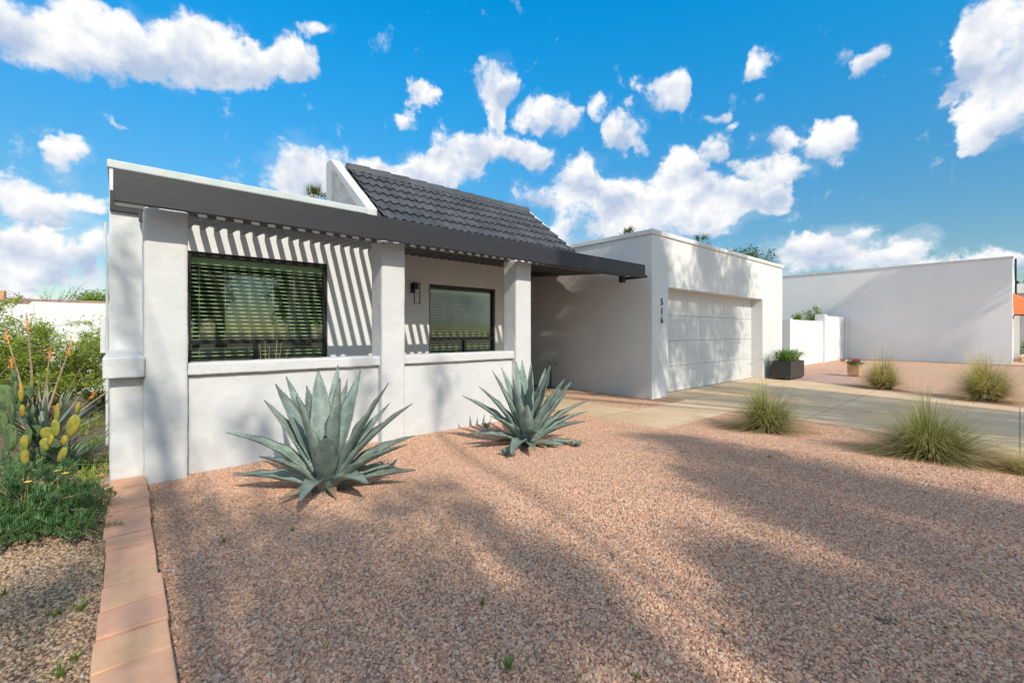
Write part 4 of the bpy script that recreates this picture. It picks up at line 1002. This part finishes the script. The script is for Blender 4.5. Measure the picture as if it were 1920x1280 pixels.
flower(52, 904, 2.8, 'yellow flower low in the needle shrub, left of the pair'); flower(187, 892, 3.6, 'orange flower lying low beside the foot of the wall', 'orange', .03)
# weeds
def weed(px, py, z, s, label, seed, m='weed', n=14):
    rg = random.Random(seed); b = gnd(px, py, z); th = tag(bpy.data.objects.new('dummy', None)) if False else None
    mb = MB()
    for i in range(n):
        an = rg.uniform(0, 6.3); d = Vector((math.cos(an)*rg.random(), math.sin(an)*rg.random(), rg.uniform(.3, 1)))*s
        blade(mb, b+Vector((rg.gauss(0,s*.15), rg.gauss(0,s*.15), -.005)), b+d, b+d*.5+Vector((0,0,s*.3)), s*.09, 3, cols=False, r=rg.random())
    o = link_mesh('weed', mb, M[m], None, org=b); tag(o, label, 'weed', 'small weeds in the gravel')
for i, (x, y, z, s, l) in enumerate(((140,1238,-1.3,.05,'green weed at the bottom of the left gravel beside the kerb'),(106,1155,-1.3,.05,'small flat weed in the sunlit patch of left gravel'),(150,1145,-1.3,.06,'thin weed with pale stem left of the kerb'),
   (8,1118,-1.3,.05,'round weed at the left edge of the side gravel'),(110,1272,-1.3,.07,'largest green weed cut by the bottom edge on the left'),
   (952,1250,-1.2,.05,'weed tuft near the bottom centre of the gravel'),(1136,1115,-1.2,.035,'small weed right of the centre of the gravel'),(880,950,-1.22,.035,'weed below the gap between the two agaves'),(905,1132,-1.2,.035,'tiny weed in the middle of the gravel'),
   (420,1015,-1.27,.035,'weed on the gravel near the tiled kerb'),(549,995,-1.26,.035,'yellow green weed below the nearest agave'),(700,905,-1.26,.03,'yellow weed just right of the nearest agave'),(1442,862,-1.21,.06,'flat green weed in the shaded gravel right of the walkway'),(1195,1275,-1.2,.03,'yellow green weed at the bottom edge, right of centre'))):
    weed(x, y, z, s, l, 50+i)
lg = MB()
for i in range(26):
    x = rng.uniform(140, 206); y = rng.uniform(735, 900); b = gnd(x, y, -1.3)
    for k in range(24):
        an = rng.uniform(0, 6.3); d = Vector((math.cos(an)*rng.random(), math.sin(an)*rng.random(), rng.uniform(.3, 1)))*.13
        blade(lg, b+Vector((rng.gauss(0,.05), rng.gauss(0,.05), -.005)), b+d, b+d*.5+Vector((0,0,.04)), .006, 3, cols=False, r=rng.random())
tag(link_mesh('ground_cover', lg, M['creo'], None, org=(-.4, 7, -1.3)), 'loose green grass and weeds between the bushes and the house corner', 'grass', None, 'stuff')
tw_ = gnd(1665, 1168, -1.19); tq = MB()
for k in range(5): tq.tube([tw_+Vector((rng.gauss(0,.02), rng.gauss(0,.02), .012)), tw_+Vector((rng.gauss(0,.03), rng.gauss(0,.03), .014))], .003, 5)
tag(link_mesh('twig', tq, M['bark'], None, org=tw_), 'dark bit of twig lying on the gravel at the lower right', 'twig')

# planter with strap leaves beside the garage
P0 = Vector((13.45, 4.06, -1.3))
pl = thing('planter', (14.0, 4.27, -1.3), 'rectangular matt black planter box on feet beside the garage door', 'planter')
mb = MB(); x0, x1, y0, y1, z0, z1 = 13.42, 14.55, 4.03, 4.50, -1.26, -.80; w_ = .025
mb.box(x0, x1, y0, y0+w_, z0, z1).box(x0, x1, y1-w_, y1, z0, z1).box(x0, x0+w_, y0+w_, y1-w_, z0, z1).box(x1-w_, x1, y0+w_, y1-w_, z0, z1).box(x0+w_, x1-w_, y0+w_, y1-w_, z0, z0+.03)
link_mesh('box', mb, M['pot'], pl, bevel=.004)
for (a, b_) in ((x0+.1, y0+.08), (x1-.1, y0+.08), (x0+.1, y1-.08), (x1-.1, y1-.08)):
    link_mesh('foot', MB().box(a-.05, a+.05, b_-.04, b_+.04, -1.3, z0-.002), M['black'], pl)
link_mesh('soil', MB().box(x0+w_+.002, x1-w_-.002, y0+w_+.002, y1-w_-.002, -.95, -.84), M['soil'], pl)
sp_ = thing('strap_leaf_plant', (14.0, 4.27, -.84), 'arching green strap leaved plant filling the black planter', 'plant'); mb = MB(); rg = random.Random(5)
for i in range(420):
    b = Vector((rg.uniform(13.5, 14.48), rg.uniform(4.1, 4.43), -.84)); an = rg.uniform(0, 6.3); k = rg.random()
    out = Vector((math.cos(an), math.sin(an), 0))*(.12+.38*k); out += Vector(((b.x-14)*.5, 0, 0))
    tip = b+out+Vector((0,0,.36*(1-.85*k)*rg.uniform(.8,1.15)+.02)); blade(mb, b, tip, b+out*.4+Vector((0,0,.40)), .011, 6, cols=False, r=rg.random())
link_mesh('leaves', mb, M['lily'], sp_)
# terracotta pot with magenta flowers
tp_ = thing('flower_pot', (16.16, 3.2, -1.3), 'square terracotta pot standing on the gravel beside the grass', 'pot'); px0, py0 = 16.02, 3.04
def frustum(cx, cy, z0, z1, a, b_):
    return MB().add([(cx-a,cy-a,z0),(cx+a,cy-a,z0),(cx+a,cy+a,z0),(cx-a,cy+a,z0),(cx-b_,cy-b_,z1),(cx+b_,cy-b_,z1),(cx+b_,cy+b_,z1),(cx-b_,cy+b_,z1)],
        [(0,3,2,1),(4,5,6,7),(0,1,5,4),(1,2,6,5),(2,3,7,6),(3,0,4,7)])
link_mesh('body', frustum(16.16, 3.2, -1.27, -.96, .135, .15), M['terra'], tp_, bevel=.008)
link_mesh('foot', MB().box(16.06, 16.26, 3.1, 3.3, -1.3, -1.272), M['terra'], tp_)
fl_ = thing('cyclamen', (16.16, 3.2, -.96), 'magenta flowers with round green leaves in the terracotta pot', 'flowers'); mb = MB(); rg = random.Random(8); pet = MB()
for i in range(120):
    q = Vector((16.16+rg.gauss(0,.10), 3.2+rg.gauss(0,.10), -.95+abs(rg.gauss(0,.06)))); a = Vector((rg.gauss(0,1), rg.gauss(0,1), rg.gauss(0,.5))).normalized()*.045; b_ = a.cross(Vector((0,0,1))).normalized()*.035+Vector((0,0,.01))
    mb.add([q-a, q+b_, q+a, q-b_], [(0,1,2,3)], 0, rg.random())
for c_ in range(9):
    c = Vector((16.16+rg.gauss(0,.10), 3.2+rg.gauss(0,.09), -.84+rg.uniform(-.03,.05)))
    for i in range(14):
        q = c+Vector((rg.gauss(0,.022), rg.gauss(0,.022), rg.gauss(0,.02))); a = Vector((rg.gauss(0,1), rg.gauss(0,1), rg.gauss(0,1))).normalized()*.026; b_ = a.orthogonal().normalized()*.018
        pet.add([q-a, q+b_, q+a, q-b_], [(0,1,2,3)])
    mb.tube([(c.x, c.y, -.96), c], .003, 4)
link_mesh('foliage', mb, M['brush'], fl_); link_mesh('blossoms', pet, M['magenta'], fl_)

# dry leaf litter blown over the gravel
lt = MB()
for i in range(900):
    x = rng.uniform(.2, 6.5); y = rng.uniform(.6, 4.8)
    if x > 5.2 and y > 3.0: continue
    c = Vector((x, y, yard_h(x, y)+.016)); a = Vector((rng.gauss(0,1), rng.gauss(0,1), rng.gauss(0,.25))).normalized()*rng.uniform(.008,.022); b_ = a.cross(Vector((0,0,1))).normalized()*rng.uniform(.002,.005)
    lt.add([c-a, c+b_+Vector((0,0,.003)), c+a, c-b_], [(0,1,2,3)], 0, rng.random())
for i in range(260):
    x = rng.uniform(-1.6, -.1); y = rng.uniform(1.5, 5)
    c = Vector((x, y, -1.27)); a = Vector((rng.gauss(0,1), rng.gauss(0,1), rng.gauss(0,.3))).normalized()*rng.uniform(.008,.03); b_ = a.cross(Vector((0,0,1))).normalized()*rng.uniform(.002,.005)
    lt.add([c-a, c+b_+Vector((0,0,.003)), c+a, c-b_], [(0,1,2,3)], 0, rng.random())
tag(link_mesh('leaf_litter', lt, M['dry'], None, org=(3, 3, -1.2)), 'dry leaf litter and twigs scattered over the gravel', 'leaf litter', None, 'stuff')

dv = at(500, 672, 4.75); dv.z = -1.3
ds_ = MB()
for (x, y) in ((487,645),(505,650),(520,636),(528,641),(540,655),(497,640)):
    tp2 = at(x, y, 4.75+rng.uniform(-.1,.1)); ds_.tube([dv+Vector((rng.gauss(0,.05), rng.gauss(0,.05), 0)), dv.lerp(tp2, .6), tp2], [.006,.004,.002], 4)
    for k in range(5): q = dv.lerp(tp2, rng.uniform(.8,1)); blade(ds_, q, q+Vector((rng.gauss(0,.05), rng.gauss(0,.03), rng.uniform(.0,.09))), q+Vector((0,0,.04)), .004, 3, cols=False)
tag(link_mesh('dry_stalks', ds_, M['dry'], None, org=dv), 'dry plant stalks behind the low wall in front of the left window', 'plant')
# ------------------------------------------------------------------ walls and houses beyond
sw = thing('side_wall_house', (25.9, .19, -1.3), 'tall blank white side wall of the neighbouring house on the right', 'house')
mb = MB().box(25.9, 26.15, .19, 18, -1.36, 2.86).box(26.15, 38, .19, .44, -1.36, 2.86)
link_mesh('wall', mb, M['wall2'], sw)
link_mesh('parapet_cap', MB().box(25.87, 26.18, .16, 18, 2.862, 2.93), M['cap'], sw)
def gw_(name, segs, label, m='wallback', org=(0,0,0)):
    t = thing(name, org, label, 'wall')
    for i, (nm, bx) in enumerate(segs): link_mesh(nm, MB().box(*bx), M[m], t, bevel=.008)
    return t
gw_('garden_wall', [('wall', (17.96, 22.0, 5.42, 5.6, -1.36, .44)), ('pillar', (17.93, 18.2, 5.40, 5.64, -1.36, .477)), ('pillar', (21.98, 22.3, 5.34, 5.7, -1.36, .735)), ('wall', (22.302, 25.4, 5.42, 5.6, -1.36, .68)), ('pillar', (25.45, 25.89, 5.36, 5.66, -1.36, .69)), ('return_wall', (17.96, 18.14, 5.65, 9.5, -1.36, .42))],
    'white garden wall with pillars between the garage and the tall side wall', org=(18, 5.42, -1.3))
ft = thing('gate', (16.3, 6.1, -1.3), 'narrow dark gate edge showing past the garage corner', 'gate')
link_mesh('gate_frame', MB().box(16.15, 16.22, 5.4, 5.46, -1.3, .40).box(16.15, 16.22, 6.4, 6.46, -1.3, .40), M['brown'], ft); link_mesh('gate_panel', MB().box(16.17, 16.20, 5.46, 6.4, -1.25, .38), M['brown'], ft)
for (px, py, t, s, hh, lab, sd) in ((1497, 600, 21.5, .38, 2.35, 'shorter bright green shrub showing over the garden wall', 61), (1523, 600, 21.8, .55, 2.75, 'taller bright green shrub showing over the garden wall', 62)):
    b = at(px, py, t); b.z = -1.3
    shrub('bright_shrub', b, s, hh, lab, 'shrub', M['bright'], M['bark'], 40, 5200, .032, sd, .07)
# left: long white back wall
lwz = thing('back_wall', (-2, 12.9, -1.3), 'long white painted garden wall at the far left behind the bushes', 'wall')
link_mesh('wall', MB().box(-16, -1.36, 12.9, 13.1, -1.36, .545), M['wallback'], lwz, bevel=.006)
link_mesh('wall_step', MB().box(-1.355, -.2, 12.9, 13.1, -1.36, .60), M['wallback'], lwz, bevel=.006)
link_mesh('pillar', MB().box(-1.38, -1.33, 12.88, 12.899, -1.36, .58), M['wallback'], lwz)
# brown roofed houses beyond it
def farhouse(x0, x1, y0, y1, ze, zr, label, chim=None):
    h = thing('distant_house', ((x0+x1)/2, (y0+y1)/2, -1.3), label, 'house')
    link_mesh('wall', MB().box(x0+.4, x1-.4, y0+.4, y1-.4, -1.36, ze), M['terra'] if False else M['hill'], h)
    ym = (y0+y1)/2
    link_mesh('roof', MB().prism([(x0, y0, ze), (x0, ym, zr), (x0, y1, ze)], (x1-x0, 0, 0)), M['hill'], h)
    if chim: link_mesh('chimney', MB().box(*chim), M['terra'], h)
a = at(45, 575, 32); b = at(195, 575, 32)
farhouse(-16, -5.6, 26, 33, .9, 1.5, 'low house with brown roof farther left beyond the back wall')
farhouse(-6.2, 1.5, 28, 36, 1.15, 1.62, 'low house with orange brown roof and small chimney beyond the back wall', (-4.6, -4.2, 31.5, 32, 1.5, 1.95))
# neighbour on the far right
nb = thing('distant_house', (36, -2, -1.3), 'white house front with flat fascia behind the orange awning at the right edge', 'house')
link_mesh('wall', MB().box(38.2, 46, -9, .1, -1.36, 2.1), M['wall2'], nb)
link_mesh('fascia', MB().box(36.5, 46, -9, .1, 2.105, 2.6), M['cap'], nb)
aw = thing('awning', (29, -.5, .3), 'orange canvas awning beside the tall white side wall, right edge', 'awning')
def ray(px, py, X): 
    u = (px-960)/F; d = (fw.x+u*rt.x, fw.y+u*rt.y); t = X/d[0]; return Vector((X, t*d[1], (622-py)/F*t))
p1, p2, p3, p4 = ray(1901, 548, 28.5), ray(1901, 590, 27.2), ray(1960, 592, 27.2), ray(1960, 575, 28.5)
p1.y += .05
mb = MB().add([p1, p2, p3, p4], [(0,1,2,3)]).add([p+Vector((.02,0,-.03)) for p in (p1, p2, p3, p4)], [(3,2,1,0)])
link_mesh('canopy', mb, M['awning'], aw)
q = ray(1901, 588, 27.25); q2 = ray(1935, 588, 27.25)
link_mesh('arm', MB().tube([p2+Vector((0,0,-.05)), p2+Vector((.9,.15,-.55))], .02, 6).tube([p2, p3], .025, 6), M['black'], aw)
po = thing('post', ray(1904, 680, 30), 'white porch post under the orange awning', 'post')
pz = ray(1904, 680, 30); link_mesh('shaft', MB().box(pz.x-.1, pz.x+.1, pz.y-.12, pz.y+.12, -1.36, 1.0), M['door'], po, bevel=.01)
hd = ray(1917, 655, 31); 
shrub('hedge', Vector((31.5, hd.y-.4, -1.3)), .7, 1.1, 'clipped green hedge beside the porch at the right edge', 'hedge', M['bright'], M['bark'], 30, 5000, .03, 71, .06)
stp = thing('step', (29, -1.5, -1.3), 'low concrete steps at the foot of the porch, right edge', 'steps')
link_mesh('tread', MB().box(28, 33, -4, -.05, -1.36, -1.16).box(28.6, 33, -4, -.05, -1.155, -1.02), M['conc'], stp, bevel=.01)
an_ = ray(1904.5, 520, 45); pa = thing('antenna', an_, 'thin antenna mast above the trees at the right edge', 'antenna')
link_mesh('mast', MB().tube([(an_.x, an_.y, -1.3), (an_.x, an_.y, an_.z+1.25)], .05, 6), M['black'], pa); link_mesh('bracket', MB().box(an_.x-.12, an_.x+.12, an_.y-.12, an_.y+.12, 3.2, 3.4), M['black'], pa)

# ------------------------------------------------------------------ trees
def tree(base, height, cz, rad, nleaf, size, label, seed, lm='treeleaf', trunk=.16, spread=.22, nb=26, group=None, name='tree', lobes=None):
    rg = random.Random(seed); base = Vector(base); th = thing(name, base, label, 'tree', group)
    tk = MB(); top = base+Vector((0,0,height*.45)); tips = []
    bend = Vector((rg.gauss(0,.2), rg.gauss(0,.2), 0))
    tk.tube([base-Vector((0,0,.1)), base+Vector((0,0,height*.2))+bend*.4, top+bend], [trunk*1.25, trunk, trunk*.75], 10)
    cen = base+Vector((0,0,cz))
    br = MB()
    for i in range(nb):
        if lobes:
            lb = lobes[i % len(lobes)]; c = Vector(lb[:3]); rr = Vector((lb[3],)*3) if not hasattr(lb[3], '__len__') else Vector(lb[3])
        else: c = cen; rr = Vector(rad)
        v = Vector((rg.gauss(0,1), rg.gauss(0,1), rg.gauss(0,1))).normalized()*(rg.uniform(.1, .7) if lobes else rg.uniform(.35, 1))
        tip = c+Vector((v.x*rr.x, v.y*rr.y, v.z*rr.z)); st = top+bend+Vector((0,0,rg.uniform(-.3,0)))
        mid = st.lerp(tip, .5)+Vector((rg.gauss(0,.2), rg.gauss(0,.2), .25))
        br.tube([st, mid, tip], [trunk*.22, trunk*.10, .008], 5)
        for j in range(9):
            q = (st.lerp(mid, rg.random()) if rg.random() < .25 else mid.lerp(tip, rg.random()))
            e = q+Vector((rg.gauss(0,1), rg.gauss(0,1), rg.gauss(.1,.8))).normalized()*rg.uniform(.3,.9)*min(rr)/1.6
            br.tube([q, e], [.015,.004], 3)
            if not lobes:
                for f_ in (.4,.7,1): tips.append(q.lerp(e, f_))
        if lobes:
            for j in range(60): tips.append(c+Vector((rg.gauss(0,1)*rr.x, rg.gauss(0,1)*rr.y, rg.gauss(0,1)*rr.z))*.5)
    mb = MB(); leafcloud(mb, tips, nleaf, size, spread, rg)
    link_mesh('trunk', tk, M['bark'], th, smooth=True); link_mesh('branches', br, M['bark'], th); link_mesh('crown', mb, M[lm], th)
    return th
def palm(px, py, t, label, seed, fr=1.6, nf=30):
    c = at(px, py, t); b = Vector((c.x, c.y, -1.3)); th = thing('palm_tree', b, label, 'palm', 'palm tops beyond the roofs'); rg = random.Random(seed)
    link_mesh('trunk', MB().tube([b-Vector((0,0,.1)), b.lerp(c, .5), c], [.26,.2,.17], 10), M['bark'], th, smooth=True)
    mb = MB()
    for i in range(nf):
        an = rg.uniform(0, 6.3); e = rg.uniform(-.5, 1.3); L_ = fr*rg.uniform(.8, 1.1)
        d = Vector((math.cos(an)*math.cos(e), math.sin(an)*math.cos(e), math.sin(e))); pe = c+d*L_*.55
        mb.tube([c, pe], [.02,.012], 4)
        sd = d.cross(Vector((0,0,1))).normalized(); upv = sd.cross(d)
        for k in range(17):
            a = -1.25+2.5*k/16; dd = d*math.cos(a)+(sd*math.sin(a))+upv*.12*rg.gauss(0,1); q = pe+dd.normalized()*L_*.5*(1-.2*abs(a))+Vector((0,0,-.10*abs(a)))
            blade(mb, pe, q, pe.lerp(q, .6)+Vector((0,0,.04)), .022, 3, cols=False, r=rg.random())
    link_mesh('fronds', mb, M['palm'], th)
palm(592, 382, 30, 'palm top peeping over the parapet left of the roof fin', 1, 1.5)
palm(1176, 446, 40, 'palm top above the garage parapet, nearest the tiled roof', 2, 1.2)
palm(1313, 461, 42, 'palm top above the middle of the garage parapet', 3, 1.3)
def backtree(px, py, t, rx, rz, label, seed, n, size, lm='treeleaf', sq=.3):
    c = at(px, py, t); b = Vector((c.x, c.y, -1.3))
    tree(b, c.z+1.3, c.z+1.3, (rx, rx, rz), n, size, label, seed, lm, .15, sq, 30)
backtree(1392, 483, 34, 1.3, .9, 'leafy tree top above the right half of the garage parapet', 4, 6500, .07, sq=.22)
backtree(1437, 492, 34, .7, .8, 'small tree crown at the right end of the garage parapet', 5, 3000, .06, sq=.2)
backtree(1915, 545, 60, 2.0, 1.6, 'distant tree beside the antenna at the right edge', 6, 5000, .12)
backtree(180, 560, 46, 2.0, .8, 'green tree line beyond the orange brown roof', 7, 6000, .10, 'bright')
# bare twiggy tree over the back wall
rg = random.Random(12); b = at(95, 600, 16); b.z = -1.3
bt_ = thing('bare_tree', b, 'bare twiggy tree behind the back wall on the left', 'tree'); tk = MB().tube([b, b+Vector((0,0,1.9))], [.08,.05], 7); tw = MB()
for i in range(60):
    tip = at(rg.uniform(0, 150), 600-abs(rg.gauss(30,18)), 16+rg.gauss(0,.8)); st = b+Vector((0,0,rg.uniform(1.2,1.9))); mid = st.lerp(tip, .5)+Vector((0,0,.1)); tw.tube([st, mid, tip], [.016,.009,.004], 4)
    for j in range(5): q = mid.lerp(tip, rg.random()); tw.tube([q, q+Vector((rg.gauss(0,.2), rg.gauss(0,.2), rg.uniform(0,.35)))], [.006,.002], 3)
link_mesh('trunk', tk, M['bark'], bt_); link_mesh('twigs', tw, M['bark'], bt_)

# street trees behind the camera: they throw the dappled shade and show in the window glass
def lobe(x, y, z0, h, r):       # crown lobe whose shadow falls on (x, y, z0) from h metres above it
    k = h/.80; return (x-.203*k, y-1*k, z0+h, r)
def shade(pts, h=9):
    out = []
    for (px, py, r) in pts: g_ = gnd(px, py, -1.2); out.append(lobe(g_.x, g_.y, -1.2, h+rng.uniform(-1, 1.5), r))
    return out
lob_a = shade([(1330,850,.35),(1430,865,.4),(1540,895,.45),(1650,930,.4),(1760,955,.4),(1870,985,.4),(1400,925,.28),(1500,960,.35),(1600,1000,.32),(1720,1040,.3),(1850,1070,.3),(1270,822,.25),(1360,890,.3),
  (1500,1120,.16),(1600,1170,.17),(1710,1200,.17),(1800,1190,.16),(1430,1075,.14),(1880,1240,.16),(1560,1225,.13),(1950,1120,.3),(2050,1000,.5)])
tree((3.5,-11,-1.3), 9, 0, None, 15000, .034, 'tall street tree behind the photographer shading the right of the gravel', 101, spread=.13, nb=88, lobes=lob_a, trunk=.2)
lob_b = [lobe(9.5,4.69,.2,9,.8), lobe(10.6,4.69,.9,9.5,.9), lobe(11.6,4.69,.2,9,.8), lobe(11.8,4.69,1.4,9,.7), lobe(8.6,4.69,.3,9.5,.45), lobe(10.3,4.69,-.6,9,.8), lobe(9.9,2.2,-1.3,9.5,1.1), lobe(8.2,1.2,-1.3,9.5,.9), lobe(10,4.69,1.7,9.5,.45), lobe(8.0,4.69,1.3,9.5,.3), lobe(10.8,3.2,-1.3,9,.9), lobe(9.5,.6,-1.3,9,.9),
  lobe(7.7,4.9,.4,9,.4), lobe(7.7,5.6,-.2,9,.4), lobe(7.7,5.2,1.6,9,.4), lobe(7.7,4.9,-.6,9,.4), lobe(5.4,4.6,1.15,9,.30), lobe(6.3,4.6,1.15,9,.4), lobe(7.1,4.6,1.15,9,.4)]
tree((8.5,-9.5,-1.3), 9, 0, None, 32000, .045, 'tall street tree across the street in front of the garage', 102, spread=.13, nb=120, lobes=lob_b, trunk=.22)
lob_c = shade([(350,945,.20),(430,985,.2),(520,960,.2),(590,1005,.18),(670,1000,.18),(740,950,.2),(830,905,.2),(400,1050,.12),(480,1085,.13),(880,965,.16),(950,1015,.17),(1030,1055,.16),(1080,1090,.13),(800,1055,.14),(770,1120,.12),(900,1150,.13),(1000,1185,.12),(1110,1160,.12),(650,1090,.12),(300,905,.2),(250,930,.18),(230,990,.13),(90,1100,.16),(10,1120,.15),(560,1180,.1),(700,1230,.1),(880,1250,.1)])
lob_c += [lobe(2.1,4.97,-.6,9,(.15,.4,.42)), lobe(.2,4.9,-.7,9,(.1,.3,.12)), lobe(3.1,4.97,-.7,9,(.12,.4,.36)), lobe(1.0,4.97,-1.0,9,(.3,.3,.14)), lobe(0,6.8,.8,9,(.16,.4,.3)), lobe(.02,6.8,.2,9,(.16,.4,.4))]
tree((-1.5,-12,-1.3), 9, 0, None, 7500, .030, 'slim street tree behind the photographer on the left', 103, spread=.09, nb=105, lobes=lob_c, trunk=.15)
tree((3.0,-16,-1.3), 6, 3.6, (2.2,1.8,2.0), 22000, .06, 'round street tree whose reflection shows in the window glass', 105, spread=.2, nb=60, trunk=.16)
tree((-2.5,-19,-1.3), 6, 3.6, (2.6,2,2.3), 22000, .07, 'broad street tree farther left behind the photographer', 106, spread=.25, nb=60, trunk=.2)
tree((10,-20,-1.3), 7, 4, (3.2,2,2.6), 22000, .08, 'broad tree across the street opposite the porch', 107, spread=.25, nb=60, trunk=.2)
# neighbour side: trees that shade the tall side wall
lob_d = [lobe(25.9,4.2,.8,10,1.1), lobe(25.9,3.4,1.5,10,1.0), lobe(25.9,2.6,2.2,10,.9), lobe(25.9,4.7,-.2,10,1.0), lobe(25.9,4.9,-.9,10,.8), lobe(25.9,3.9,0,10,.9), lobe(25.9,1.0,2.4,10,.45)]
tree((23,-9,-1.3), 10, 0, None, 14000, .09, 'large tree beyond the street throwing shade on the tall side wall', 104, spread=.12, nb=60, lobes=lob_d, trunk=.25)

# ------------------------------------------------------------------ lift everything so the driveway is at height zero
for o in list(bpy.context.scene.objects):
    if o.parent is None: o.location.z += H
